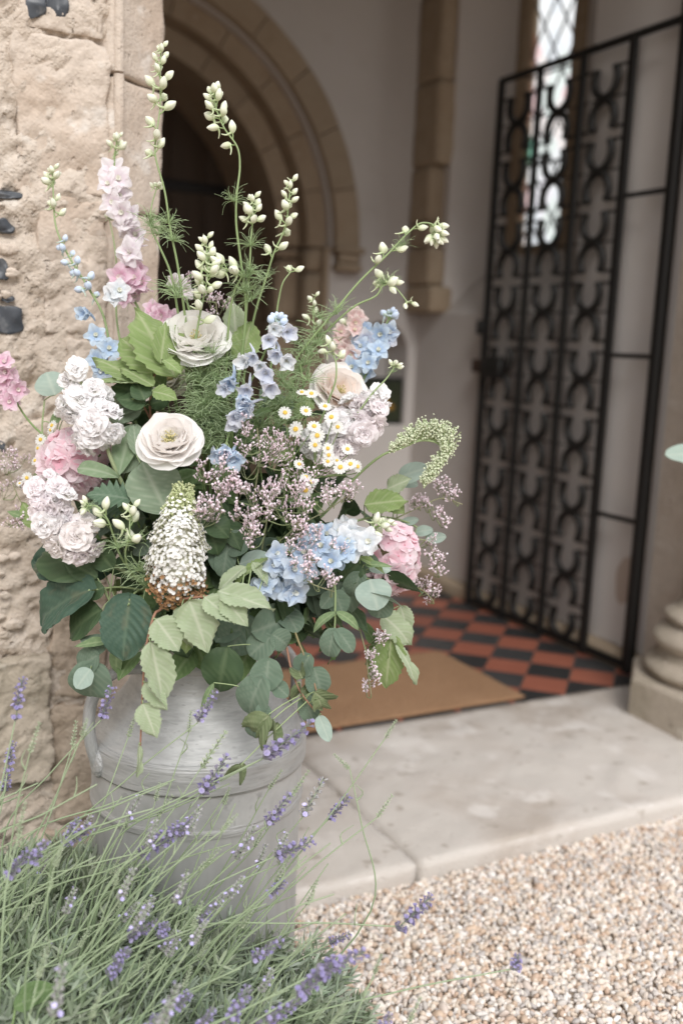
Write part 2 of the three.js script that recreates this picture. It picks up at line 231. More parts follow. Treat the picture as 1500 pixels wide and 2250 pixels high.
// ---------------------------------------------------------------- the porch (local x = along the front, y up, z = minus depth)
const porch = turned(thing('church_porch', 'old flint and limestone church porch with arched inner doorway and whitewashed walls', 'porch'));
const T_BACK = 3.9, S_SIDE = 2.42, SPRING = 1.5, ARCH_S = 1.045;
{ // outer wall beside the opening: rubble and mortar with flints, ashlar quoins and a chamfered jamb
  const w = sub('flint_wall', porch);
  add('wall_core', [plainBox(-1.6, 0.468, 0.0, 1.78, -2.3, -1.835), plainBox(-1.6, 0.59, 1.78, 3.2, -2.3, -1.835), plainBox(0.468, 0.583, 0.0, 1.78, -2.3, -1.915), plainBox(-1.6, 0.02, 0, 1.78, -1.836, -1.806), plainBox(-1.6, 0.59, 1.781, 3.2, -1.836, -1.806)], M.mortar, w);
  // mortar face, rough
  const face = block(0.0, 0.472, 0.0, 1.79, -1.86, -1.806, { seg: 0.007, round: 0.012, amp: 0.014, freq: 22, pit: 0.011, seed: 31 });
  add('mortar_face', face, M.mortar, w);
  const hT = (px, py) => onT(px, py, 1.8);
  // ashlar blocks: pixel rectangles on the wall face
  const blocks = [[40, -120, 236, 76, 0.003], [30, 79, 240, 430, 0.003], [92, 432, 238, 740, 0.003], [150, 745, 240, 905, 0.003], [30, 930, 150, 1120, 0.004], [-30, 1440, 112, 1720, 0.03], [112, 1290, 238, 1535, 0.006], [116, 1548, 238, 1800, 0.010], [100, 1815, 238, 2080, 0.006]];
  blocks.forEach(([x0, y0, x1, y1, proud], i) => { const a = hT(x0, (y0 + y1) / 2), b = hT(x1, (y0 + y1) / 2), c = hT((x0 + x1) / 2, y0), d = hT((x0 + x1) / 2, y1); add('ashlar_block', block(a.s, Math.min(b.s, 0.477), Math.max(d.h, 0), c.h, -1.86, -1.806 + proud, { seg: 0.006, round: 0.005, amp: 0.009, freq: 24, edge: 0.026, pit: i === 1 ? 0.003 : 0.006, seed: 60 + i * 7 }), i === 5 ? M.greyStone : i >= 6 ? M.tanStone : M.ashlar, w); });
  // flints
  const FR = rng(71);
  const fl = [[66, 4, 34, 30], [128, 8, 18, 26], [10, 426, 34, 11], [10, 498, 20, 14], [2, 590, 20, 26], [18, 656, 12, 10], [14, 700, 40, 26], [205, 742, 14, 8], [-6, 985, 22, 18]];
  fl.forEach(([px, py, rx, ry], i) => {
    const c = hT(px, py), k = 0.00078; const g = new THREE.IcosahedronGeometry(1, 3), p = g.attributes.position;
    for (let q = 0; q < p.count; q++) { const v = V3().fromBufferAttribute(p, q), f = 1 + 0.40 * vnoise(v.x * 1.1, v.y * 1.1, v.z * 1.1, 100 + i) + 0.12 * vnoise(v.x * 4, v.y * 4, v.z * 4, 130 + i); p.setXYZ(q, v.x * f * rx * k, v.y * f * ry * k, Math.min(v.z * f * 0.022, 0.001 + 0.003 * vnoise(v.x * 1.6, v.y * 1.6, 1, i) + 0.002 * v.x)); }
    g.translate(c.s, c.h, -1.803); let q = mergeVertices((g.deleteAttribute('uv'), g.deleteAttribute('normal'), g), 1e-6); q.computeVertexNormals(); add('flint', boxUV(q), M.flint, w);
  });
  // small stones and lumps pressed in the mortar
  for (let i = 0; i < 22; i++) {
    const c = hT(FR() * 60 - 20, 440 + FR() * 1000), r = 0.004 + 0.010 * FR() * FR(), g = new THREE.IcosahedronGeometry(r, 2), p = g.attributes.position;
    for (let q = 0; q < p.count; q++) { const v = V3().fromBufferAttribute(p, q), f = 1 + 0.4 * vnoise(v.x / r * 1.4, v.y / r * 1.4, v.z / r * 1.4, 300 + i); p.setXYZ(q, v.x * f * 1.5, v.y * f, v.z * f * 0.7); }
    g.translate(c.s, c.h, -1.802); add('pebble', boxUV(mergeFix(g)), FR() < 0.5 ? M.ashlar : M.mortar, w);
  }
  // chamfered jamb: a small roll at its outer edge, then the slanting face, in courses
  const rows = [-160, 182, 468, 800, 1120, 1460, 1800, 2250];
  for (let i = 0; i + 1 < rows.length; i++) {
    const h1 = onT(300, rows[i], 1.85).h - 0.002, h0 = Math.max(0.04, onT(300, rows[i + 1], 1.85).h + 0.002);
    const L = Math.hypot(0.596 - 0.478, 0.10), g = block(0, L, h0, h1, -0.10, 0, { seg: 0.008, round: 0.007, amp: 0.004, freq: 24, edge: 0.006, seed: 200 + i });
    g.rotateY(Math.atan2(0.10, 0.596 - 0.478)); g.translate(0.478, 0, -1.80); add('jamb_block', g, M.ashlar, w);
    const roll = new THREE.CylinderGeometry(0.0085, 0.0085, h1 - h0, 10, 24); { const p = roll.attributes.position; for (let q = 0; q < p.count; q++) { const k = 1 + 0.35 * fbm(p.getX(q) * 60, p.getY(q) * 30, p.getZ(q) * 60, 3, 400 + i); p.setX(q, p.getX(q) * k); p.setZ(q, p.getZ(q) * k); } roll.computeVertexNormals(); }
    roll.translate(0.487, (h0 + h1) / 2, -1.803); add('jamb_roll', boxUV(roll), M.ashlar, w);
  }
}
function mergeFix(g) { g.deleteAttribute('uv'); g.deleteAttribute('normal'); const q = mergeVertices(g, 1e-6); q.computeVertexNormals(); return q; }
{ // front wall above and right of the opening, left wall, roof: they shade the porch
  const f = sub('front_gable', porch);
  add('gable_stone', [plainBox(0.59, 2.4, 2.78, 3.6, -2.3, -1.84), plainBox(-1.6, 3.4, 3.2, 4.3, -2.298, -1.842), plainBox(2.4, 3.4, 0, 3.2, -2.34, -1.93)], M.mortar, f);
  add('left_wall', plainBox(-0.75, -0.4, 0, 3.25, -3.95, -2.3), M.plaster, porch);
  add('roof', plainBox(-0.8, 3.0, 3.25, 3.45, -4.9, -1.8), M.oak, porch);
}
{ // side wall with a splayed window
  const w = sub('side_wall', porch);
  const sill = shapeXY([[S_SIDE, 0.0], [S_SIDE, 1.24], [2.64, 1.50], [2.69, 1.50], [2.69, 0.0]]);
  const g0 = new THREE.ExtrudeGeometry(sill, { depth: 1.6, bevelEnabled: false }); g0.translate(0, 0, -3.9);
  add('lower_wall', boxUV(g0), M.plaster, w);
  add('window_splay', [prismY([[S_SIDE, -3.70], [2.64, -3.58], [2.688, -3.58], [2.688, -3.898], [S_SIDE, -3.898]], 1.241, 3.25), prismY([[S_SIDE, -2.85], [2.64, -3.155], [2.688, -3.155], [2.688, -2.34], [S_SIDE, -2.34]], 1.241, 3.25)], M.plaster, w);
  // stone shaft left of the splay, worn
  const cuts = [1.243, 1.36, 1.52, 1.63, 1.86, 2.2, 2.55, 2.95];
  for (let i = 0; i + 1 < cuts.length; i++) { const wdt = [0.03, 0.0, -0.018, -0.03, 0.012, 0, 0.0][i]; add('shaft_stone', block(S_SIDE - 0.075, S_SIDE + 0.05, cuts[i] + 0.001, cuts[i + 1] - 0.001, -3.897, -3.712 + wdt, { seg: 0.02, round: 0.012, amp: 0.006, freq: 14, seed: 500 + i }), M.brownStone, w); }
  // skirting stone and worn plaster patch near the floor
  add('skirting', block(S_SIDE - 0.045, S_SIDE + 0.01, 0.03, 0.115, -3.885, -2.36, { seg: 0.03, round: 0.012, amp: 0.006, freq: 8, seed: 521 }), M.brownStone2, w);
  const patch = new THREE.Shape(); const PR = rng(77); for (let i = 0; i <= 26; i++) { const a = i / 26 * 6.283, r = 0.058 * (1 + 0.35 * fbm(Math.cos(a) * 1.4, Math.sin(a) * 1.4, 3, 3, 9)); patch[i ? 'lineTo' : 'moveTo'](r * Math.cos(a) * 0.75, r * Math.sin(a) * 1.5); }
  const pg = new THREE.ExtrudeGeometry(patch, { depth: 0.002, bevelEnabled: false }); pg.rotateY(-Math.PI / 2); pg.translate(S_SIDE - 0.0005, 0.345, -2.47); add('bare_patch', boxUV(pg), M.patch, w);
}
{ // lancet window: stone frame, lead lattice, panes
  const w = sub('lancet_window', porch), S0 = 2.655, tL = 3.50, tR = 3.235, hB = 1.535, hT = 3.0;
  add('window_frame', [block(2.632, 2.679, 1.50, 3.2, -3.585, -tL, { seg: 0.03, round: 0.012, amp: 0.004, freq: 12, seed: 540 }), block(2.632, 2.679, 1.50, 3.2, -tR, -3.12, { seg: 0.03, round: 0.012, amp: 0.004, freq: 12, seed: 541 }), block(2.632, 2.679, 1.475, hB, -tL, -tR, { seg: 0.03, round: 0.008, amp: 0.003, freq: 12, seed: 542 })], M.brownStone, w);
  const cw = 0.1325, ch = 0.19, PRn = rng(8); const lead = [];
  const clipP = (poly, ax, lim, less) => { const out = []; for (let i = 0; i < poly.length; i++) { const a = poly[i], b = poly[(i + 1) % poly.length], ia = less ? a[ax] <= lim : a[ax] >= lim, ib = less ? b[ax] <= lim : b[ax] >= lim; if (ia) out.push(a); if (ia !== ib) { const k = (lim - a[ax]) / (b[ax] - a[ax]); out.push([lerp(a[0], b[0], k), lerp(a[1], b[1], k)]); } } return out; };
  for (let i = -1; i <= 5; i++) for (let j = -1; j <= 16; j++) {
    if ((i + j) & 1) continue; const ct = tR + i * cw / 2, chh = hB + j * ch / 2;
    let poly = [[ct - cw / 2 + 0.002, chh], [ct, chh - ch / 2 + 0.003], [ct + cw / 2 - 0.002, chh], [ct, chh + ch / 2 - 0.003]];
    poly = clipP(clipP(clipP(clipP(poly, 0, tR, false), 0, tL, true), 1, hB, false), 1, hT, true); if (poly.length < 3) continue;
    const sh = shapeXY(poly.map(([t, h]) => [t, h])), g = new THREE.ShapeGeometry(sh); g.rotateY(Math.PI / 2); const q = g; q.translate(S0, 0, 0);
    const edge = i <= 0 || i >= 4; const r = PRn(); add('pane', q, (edge && r < 0.5) ? (r < 0.3 ? M.greenPane : M.pinkPane) : M.panes[Math.floor(PRn() * M.panes.length)], w);
  }
  const bar = (t0, h0, t1, h1) => { const L = Math.hypot(t1 - t0, h1 - h0), g = new THREE.BoxGeometry(0.006, 0.006, L); g.rotateX(Math.atan2(h1 - h0, t1 - t0)); g.translate(S0, (h0 + h1) / 2, -(t0 + t1) / 2); return g; };
  const W = tL - tR, sl = ch / cw;
  for (let k = -4; k < 26; k++) { const h0 = hB + k * ch; for (const d of [1, -1]) { let a = [tR, d > 0 ? h0 : h0 + 2 * ch], b = [tL, d > 0 ? h0 + W * sl : h0 + 2 * ch - W * sl]; const cut = (p, q) => { for (const [lim, lo] of [[hB, true], [hT, false]]) { if (lo ? p[1] < lim : p[1] > lim) { const kk = (lim - p[1]) / (q[1] - p[1]); p[0] = lerp(p[0], q[0], kk); p[1] = lim; } } }; if (Math.max(a[1], b[1]) <= hB + 0.001 || Math.min(a[1], b[1]) >= hT - 0.001) continue; cut(a, b); cut(b, a); lead.push(bar(a[0], a[1], b[0], b[1])); } }
  add('lead_lattice', lead, M.lead, w);
  add('saddle_bars', [1.85, 2.2, 2.55].map((h) => { const g = new THREE.CylinderGeometry(0.006, 0.006, W + 0.02, 8); g.rotateX(Math.PI / 2); g.translate(S0 - 0.012, h, -(tL + tR) / 2); return g; }), M.iron, w);
}
{ // back wall with the doorway and an arched niche
  const w = sub('back_wall', porch), sh = new THREE.Shape(), r = 0.93;
  sh.moveTo(S_SIDE + 0.02, 0); sh.lineTo(S_SIDE + 0.02, 3.25); sh.lineTo(-0.45, 3.25); sh.lineTo(-0.45, 0); sh.lineTo(ARCH_S - r, 0); sh.lineTo(ARCH_S - r, SPRING); sh.absarc(ARCH_S, SPRING, r, Math.PI, 0, true); sh.lineTo(ARCH_S + r, 0); sh.lineTo(S_SIDE + 0.02, 0);
  const ni = new THREE.Path(); ni.moveTo(2.10, 0.735); ni.lineTo(2.385, 0.735); ni.lineTo(2.385, 1.065); ni.absarc(2.2425, 1.065, 0.1425, 0, Math.PI, false); ni.lineTo(2.10, 0.735); sh.holes.push(ni);
  const g = new THREE.ExtrudeGeometry(sh, { depth: 0.22, bevelEnabled: true, bevelSize: 0.008, bevelThickness: 0.008, bevelSegments: 2, curveSegments: 40 }); g.translate(0, 0, -T_BACK - 0.228);
  add('plaster_face', boxUV(g), M.plaster, w);
  add('niche_back', plainBox(2.0, 2.5, 0.6, 1.35, -T_BACK - 0.26, -T_BACK - 0.19), M.plaster, w);
  // doorway of three orders, each of single stones
  const d = sub('doorway', porch), DR = rng(66);
  const orders = [[0.93, 1.045, 3.865, 3.99, 13], [0.835, 0.928, 3.945, 4.10, 12], [0.735, 0.833, 4.03, 4.19, 12]];
  orders.forEach(([ri, ro, t0, t1, n], k) => {
    for (let i = 0; i < n; i++) {
      const a0 = Math.PI * i / n + 0.0006, a1 = Math.PI * (i + 1) / n - 0.0006, s2 = new THREE.Shape(); s2.absarc(0, 0, ro, a0, a1, false); s2.absarc(0, 0, ri, a1, a0, true);
      const off = (DR() - 0.5) * 0.006, q = new THREE.ExtrudeGeometry(s2, { depth: t1 - t0 - 0.02, bevelEnabled: true, bevelSize: 0.004, bevelThickness: 0.012, bevelOffset: -0.004, bevelSegments: 3, curveSegments: 6 }); q.translate(ARCH_S, SPRING, -t1 + 0.01 + off); add('voussoir', boxUV(q), DR() < 0.5 ? M.brownStone : M.brownStone2, d);
    }
    if (k === 0) return;
    for (const sd of [1, -1]) { let h = 0.05, c = 0; while (h < SPRING - 0.02) { const hh = Math.min(SPRING - 0.002, h + 0.24 + 0.08 * DR()); const x0 = ARCH_S + sd * ri, x1 = ARCH_S + sd * ro; add('jamb_stone', block(Math.min(x0, x1), Math.max(x0, x1), h, hh - 0.003, -t1 + 0.01, -t0, { seg: 0.04, round: 0.010, amp: 0.003, freq: 12, seed: 600 + 40 * k + c++ }), DR() < 0.5 ? M.brownStone : M.brownStone2, d); h = hh; } }
  });
  for (const sd of [1, -1]) { // carved stops under the hood mould
    const c = ARCH_S + sd * 0.99; add('hood_stop', [block(c - 0.068, c + 0.068, 1.475, 1.502, -3.96, -3.83, { seg: 0.02, round: 0.008, amp: 0.003, seed: 701 }), block(c - 0.052, c + 0.052, 1.435, 1.475, -3.95, -3.84, { seg: 0.02, round: 0.012, amp: 0.004, seed: 702 }), block(c - 0.062, c + 0.062, 1.40, 1.435, -3.95, -3.836, { seg: 0.02, round: 0.014, amp: 0.003, seed: 703 })], M.brownStone, d);
    add('jamb_face', plainBox(Math.min(ARCH_S + sd * 0.93, ARCH_S + sd * 0.9), Math.max(ARCH_S + sd * 0.93, ARCH_S + sd * 0.9), 0.05, 1.499, -4.13, -3.91), M.brownStone, d);
  }
  { const rv = new THREE.Shape(), ro = 1.2; rv.moveTo(ARCH_S + 0.755, 0.03); rv.lineTo(ARCH_S + ro, 0.03); rv.lineTo(ARCH_S + ro, 2.9); rv.lineTo(ARCH_S - ro, 2.9); rv.lineTo(ARCH_S - ro, 0.03); rv.lineTo(ARCH_S - 0.755, 0.03); rv.lineTo(ARCH_S - 0.755, SPRING); rv.absarc(ARCH_S, SPRING, 0.755, Math.PI, 0, true); rv.lineTo(ARCH_S + 0.755, 0.03); const q = new THREE.ExtrudeGeometry(rv, { depth: 0.36, bevelEnabled: false, curveSegments: 32 }); q.translate(0, 0, -4.55); add('deep_reveal', boxUV(q), M.brownStone, d); }
  add('sill_floor', plainBox(ARCH_S - 0.93, ARCH_S + 0.93, -0.05, 0.049, -4.64, -3.9), M.slab, d);
  // oak door behind
  const dr = sub('oak_door', porch);
  for (let i = 0; i < 9; i++) { const x0 = ARCH_S - 0.76 + i * 0.169; add('plank', block(x0 + 0.002, x0 + 0.167, 0.05, 2.3, -4.595, -4.555, { seg: 0.2, round: 0.005, amp: 0.001, seed: 720 + i }), M.oak, dr); }
  for (const h of [0.6, 1.75]) add('strap_hinge', block(ARCH_S - 0.4, ARCH_S + 0.72, h, h + 0.05, -4.557, -4.545, { seg: 0.2, round: 0.004, amp: 0.0005, seed: 731 }), M.iron, dr);
  add('church_interior_wall', plainBox(-0.6, 2.9, 0, 3.3, -4.85, -4.64), M.plaster, porch);
}
{ // octagonal base and shaft of the right jamb
  const c = sub('jamb_column', porch), cx = 2.356, ct = 1.968;
  const oct = (a, y0, y1) => { const g = new THREE.CylinderGeometry(a / Math.cos(Math.PI / 8), (a + 0.002) / Math.cos(Math.PI / 8), y1 - y0, 8, 4, false); g.rotateY(Math.PI / 8); g.translate(cx, (y0 + y1) / 2, -ct); return boxUV(g); };
  const wear = (g, amp, f, s) => { const q = mergeFix(g.clone()); const p = q.attributes.position, n = q.attributes.normal; for (let i = 0; i < p.count; i++) { const k = amp * fbm(p.getX(i) * f, p.getY(i) * f, p.getZ(i) * f, 4, s); p.setXYZ(i, p.getX(i) + n.getX(i) * k, p.getY(i) + n.getY(i) * k * 0.4, p.getZ(i) + n.getZ(i) * k); } q.computeVertexNormals(); return boxUV(q); };
  const lath = (prof, seg = 40) => { const g = new THREE.LatheGeometry(prof.map(([r, y]) => new THREE.Vector2(r, y)), seg); g.translate(cx, 0, -ct); return g; };
  { const a = 0.262, ch2 = 0.022, pl = []; for (let i = 0; i < 8; i++) { const an = Math.PI / 8 + i * Math.PI / 4, r = a / Math.cos(Math.PI / 8); pl.push(new THREE.Vector2(r * Math.cos(an), r * Math.sin(an))); }
    const g = new THREE.ExtrudeGeometry(new THREE.Shape(pl), { depth: 0.125, bevelEnabled: true, bevelSize: 0.014, bevelOffset: -0.014, bevelThickness: 0.012, bevelSegments: 3 }); g.rotateX(-Math.PI / 2); g.translate(cx, 0.03, -ct); add('plinth', boxUV(g), M.greyStone, c); }
  const arcP = (r, y0, y1, bulge, n = 9) => Array.from({ length: n + 1 }, (_, i) => { const a = i / n * Math.PI; return [r + bulge * Math.sin(a), y0 + (y1 - y0) * i / n]; });
  add('base_moulding', wear(lath([[0.20, 0.15], ...arcP(0.205, 0.165, 0.225, 0.030), [0.196, 0.23], [0.192, 0.244], ...arcP(0.186, 0.25, 0.318, 0.030), [0.178, 0.324], ...arcP(0.166, 0.328, 0.372, 0.022), [0.15, 0.38], [0.143, 0.40]], 56), 0.006, 22, 801), M.greyStone, c);
  add('shaft', wear(lath(Array.from({ length: 60 }, (_, i) => [0.141, 0.39 + i * 0.045]), 40), 0.006, 14, 802), M.greyStone, c);
}

// ---------------------------------------------------------------- wrought iron gate folded back along the side wall
{
  const g = turned(thing('iron_gate', 'black wrought iron gate of paired horseshoe scrolls standing open against the white wall', 'gate'));
  const SG = 2.368, cols = [3.30, 3.067, 2.834, 2.595], hB = 0.075, hT = 2.11;
  const vbar = (t, w, h0, h1, d = 0.016) => block(SG - d / 2, SG + d / 2, h0, h1, -t - w / 2, -t + w / 2, { seg: 0.2, round: 0.002, amp: 0.0005, seed: 9 });
  const hbar = (t0, t1, h, w, d = 0.014) => block(SG - d / 2 + 0.001, SG + d / 2 - 0.001, h - w / 2, h + w / 2, -t1, -t0, { seg: 0.2, round: 0.002, amp: 0.0005, seed: 9 });
  cols.forEach((t, i) => add('stile', vbar(t, i === 0 || i === 3 ? 0.032 : 0.026, 0.055, hT), M.iron, g));
  add('hanging_stile', vbar(2.372, 0.034, 0.052, 3.0, 0.03), M.iron, g);
  add('top_rail', hbar(2.372, 3.313, hT, 0.024), M.iron, g);
  add('bottom_rail', hbar(2.372, 3.313, hB, 0.026), M.iron, g);
  for (const h of [1.612, 1.098, 0.56]) add('cross_bar', hbar(2.386, 2.585, h, 0.016), M.iron, g);
  // scrolls: a U above an inverted U, back to back, in every cell
  const per = 0.2325, r = 0.054, uGeo = (up) => { const P = []; for (let i = 0; i <= 14; i++) { const a = lerp(-0.62, Math.PI + 0.62, i / 14); P.push(V3(0, -Math.sin(a) * 0.060 * up, Math.cos(a) * r)); } return tube(P, 0.0138, 0.0138, 7, 30); };
  const U1 = uGeo(1), U2 = uGeo(-1);
  const linkGeo = (len) => { const P = [V3(0, 0, 0), V3(0, 0, len)]; return tube(P, 0.0055, 0.0055, 5, 1); };
  for (let c = 0; c < 3; c++) for (let k = 0; k < 9; k++) {
    const t = (cols[c] + cols[c + 1]) / 2, h = hB + 0.003 + per * k; if (h > hT) continue;
    if (h + 0.06 < hT) { const o = add('scroll', U1, M.iron, g); o.position.set(SG, h + 0.063, -t); }
    if (h - 0.09 > hB) { const o = add('scroll', U2, M.iron, g); o.position.set(SG, h - 0.063, -t); }
    const half = (cols[c] - cols[c + 1]) / 2;
    if (k) { const o = add('tie_bar', hbar(-half + 0.01, half - 0.01, 0, 0.007, 0.008), M.iron, g); o.position.set(0, h, -t); }
    for (const sd of [1, -1]) for (const v of [1, -1]) { const hh = h + v * (per / 2 - 0.020); if (hh < hB || hh > hT - 0.02) continue; const o = add('end_link', linkGeo((half - r * 0.78) * sd), M.iron, g); o.position.set(SG, hh, -t + sd * r * 0.78); }
  }
  // top row hangs from the rail
  // latch and keeper on the free stile
  add('latch_box', block(SG - 0.028, SG + 0.012, 0.985, 1.075, -3.29, -3.17, { seg: 0.05, round: 0.006, amp: 0.001, seed: 31 }), M.iron, g);
  add('latch_bolt', block(SG - 0.018, SG + 0.006, 1.005, 1.06, -3.36, -3.29, { seg: 0.05, round: 0.005, amp: 0.001, seed: 32 }), M.rust, g);
  add('latch_ring', block(SG - 0.02, SG + 0.006, 1.155, 1.215, -3.345, -3.312, { seg: 0.05, round: 0.006, amp: 0.001, seed: 33 }), M.iron, g);
}
{ // dark card with a yellow flower standing in the niche
  const o = turned(thing('framed_picture', 'small dark picture with a yellow flower standing in the arched wall niche', 'picture'));
  add('board', block(2.14, 2.382, 0.738, 0.955, -3.945, -3.925, { seg: 0.1, round: 0.003, amp: 0 }), mat({ color: new THREE.Color(0.02, 0.022, 0.02), roughness: 0.45 }), o);
  const im = tex(128, (u, v) => { const n = fbm(u * 5, v * 5, 2, 3, 4) * 0.12, f = (cx, cy, a, b) => sstep(1, 0.55, Math.hypot((u - cx) / a, (v - cy) / b) + n); const k = Math.max(f(0.52, 0.72, 0.16, 0.12), f(0.62, 0.48, 0.12, 0.16), f(0.74, 0.36, 0.14, 0.09)); return mix3(mix3([0.012, 0.018, 0.012], [0.05, 0.06, 0.025], 0.5 + 3 * n), [0.42, 0.22, 0.03], k); });
  const pg = new THREE.PlaneGeometry(0.205, 0.18); pg.translate(2.262, 0.846, -3.9225); add('print', pg, mat({ map: im, roughness: 0.5 }), o);
}

// ---------------------------------------------------------------- milk churn
const CH = V3(-0.216, 0, -1.533);
{
  const o = thing('milk_churn', 'dull aluminium milk churn with side handles standing on the gravel and holding the bouquet', 'milk churn', V3(CH.x, 0.004, CH.z));
  const alu = phys({ color: new THREE.Color(0.50, 0.505, 0.505), metalness: 0.4, roughness: 0.66,
    map: tex(512, (u, v) => { const a = tileFbm(u, v, 6, 5, 901), b = tileFbm(u, v, 40, 3, 903); const k = 0.82 + 0.32 * a - 0.32 * sstep(0.2, 0.55, b) * sstep(-0.25, 0.25, a) + 0.14 * b; return [k, k * 0.995, k * 0.98]; }, { rep: 2, repY: 1 }),
    roughnessMap: tex(256, (u, v) => { const k = 0.92 + 0.28 * tileFbm(u, v, 8, 5, 905) + 0.10 * tileFbm(u, v * 0.2, 64, 2, 907); return [k, k, k]; }, { srgb: false, rep: 2 }), bumpMap: tex(256, (u, v) => 0.5 + 0.5 * tileFbm(u, v, 5, 4, 909), { srgb: false, rep: 2 }), bumpScale: 0.004 });
  const lathe = (prof, seg = 72) => new THREE.LatheGeometry(prof.map(([r, y]) => new THREE.Vector2(r, y)), seg);
  add('body', lathe([[0.0, 0.012], [0.150, 0.012], [0.162, 0.0], [0.168, 0.006], [0.169, 0.035], [0.167, 0.045], [0.168, 0.36], [0.171, 0.364], [0.172, 0.370], [0.171, 0.376], [0.169, 0.38], [0.169, 0.432]]), alu, o);
  add('shoulder_band', lathe([[0.168, 0.430], [0.1735, 0.432], [0.1745, 0.436], [0.1745, 0.470], [0.173, 0.476], [0.168, 0.480]]), alu, o);
  add('shoulder', lathe([[0.168, 0.478], [0.160, 0.492], [0.146, 0.509], [0.130, 0.528], [0.117, 0.545], [0.108, 0.562], [0.103, 0.58], [0.101, 0.595]]), alu, o);
  add('neck', lathe([[0.101, 0.593], [0.104, 0.597], [0.1035, 0.603], [0.0995, 0.607], [0.099, 0.655], [0.104, 0.668], [0.114, 0.682], [0.121, 0.688], [0.1215, 0.692], [0.116, 0.693], [0.103, 0.682], [0.0955, 0.665], [0.094, 0.60], [0.098, 0.56], [0.13, 0.515], [0.16, 0.47], [0.16, 0.03], [0.0, 0.03]]), alu, o);
  for (const a of [Math.PI * 0.80, -Math.PI * 0.20]) {          // swept strap handles from band to neck
    const c = Math.cos(a), s = -Math.sin(a), P = (r, y) => V3(c * r, y, -s * r * 1);
    const h = tube([P(0.171, 0.445), P(0.181, 0.475), P(0.186, 0.515), P(0.180, 0.553), P(0.160, 0.580), P(0.135, 0.590), P(0.104, 0.588)], 0.0098, 0.0088, 12, 36); h.deleteAttribute('color');
    add('handle', h, alu, o);
    const pl = new THREE.SphereGeometry(0.022, 14, 10); pl.scale(0.35, 1.1, 1); pl.rotateY(-Math.atan2(-s, c) + 0); pl.translate(c * 0.1735, 0.45, -s * 0.1735); add('handle_plate', pl, alu, o);
  }
}

// ---------------------------------------------------------------- plant materials
const plant = (o) => phys({ vertexColors: true, roughness: 0.92, transmission: 0.35, thickness: 0, specularIntensity: 0.6, side: THREE.DoubleSide, ...o });
const PM = {
  leaf: plant({ transmission: 0.32 }), gloss: plant({ transmission: 0.18, roughness: 0.8, clearcoat: 0.22, clearcoatRoughness: 0.42 }), petal: plant({ transmission: 0.42, roughness: 0.97 }),
  stem: phys({ vertexColors: true, roughness: 0.7 }), bud: phys({ vertexColors: true, roughness: 0.75, side: THREE.DoubleSide }), dry: phys({ vertexColors: true, roughness: 0.95, side: THREE.DoubleSide })
};
const CRt = toWorld(1, 0, 0), CUp = toWorld(0, -1, 0), CBk = toWorld(0, 0, -1);          // view directions, for facing
const G = { larkBud: [], feather: [], delph: [], stock: [], hyd: [], limo: [], leaf: {} };
const C = { stem: [0.20, 0.29, 0.11], stemPale: [0.30, 0.38, 0.19], stemBlue: [0.24, 0.34, 0.24], red: [0.30, 0.155, 0.10], dark: [0.09, 0.14, 0.06] };

// petal: grows from the flower's axis (z); a0,a1 are its lean from the axis at foot and tip
function petal({ len, wid, a0, a1, phi = 0, cup = 0, ruff = 0, foot = 0, r0 = 0, z0 = 0, pw = 0.7, blunt = 0.16, notch = 0, col, seed = 1, nu = 6, nv = 6, rf = 2.2 }) {
  const n = nv * 4, line = [[r0, z0]]; let r = r0, z = z0; for (let i = 0; i < n; i++) { const a = lerp(a0, a1, (i + 0.5) / n); r += Math.sin(a) * len / n; z += Math.cos(a) * len / n; line.push([r, z]); }
  const cp = Math.cos(phi), sp = Math.sin(phi);
  return surf(nu, nv, (uu, v) => {
    const u = uu * 2 - 1; let k = v * (1 - notch * Math.exp(-u * u * 7)) * (1 - blunt * u * u * v); const f = k * n, i = Math.min(n - 1, Math.floor(f)), fr = f - i;
    let R0 = lerp(line[i][0], line[i + 1][0], fr), Z0 = lerp(line[i][1], line[i + 1][1], fr); const a = lerp(a0, a1, k);
    const w = wid * (foot + (1 - foot) * Math.pow(Math.sin(Math.PI * clamp(0.06 + 0.68 * v, 0, 1)), pw)); const y = w * u;
    const off = cup * wid * u * u + ruff * v * (vnoise(u * rf + 9, v * 1.6, seed * 3.1, 7) + 0.6 * vnoise(u * rf * 2.3, v * 2, seed * 5.7, 8));
    R0 += -Math.cos(a) * off; Z0 += Math.sin(a) * off;
    return [R0 * cp - y * sp, R0 * sp + y * cp, Z0];
  }, (uu, v) => col(uu * 2 - 1, v));
}
const ball = (r, c, x = 0, y = 0, z = 0, sx = 1, sy = 1, sz = 1, a = 8, b = 6, c2 = null) => surf(a, b, (u, v) => { const t = u * 6.2832, p = v * Math.PI; return [x + r * sx * Math.sin(p) * Math.cos(t), y + r * sy * Math.cos(p) * -1, z + r * sz * Math.sin(p) * Math.sin(t)]; }, (u, v) => c2 ? mix3(c, c2, v) : c);
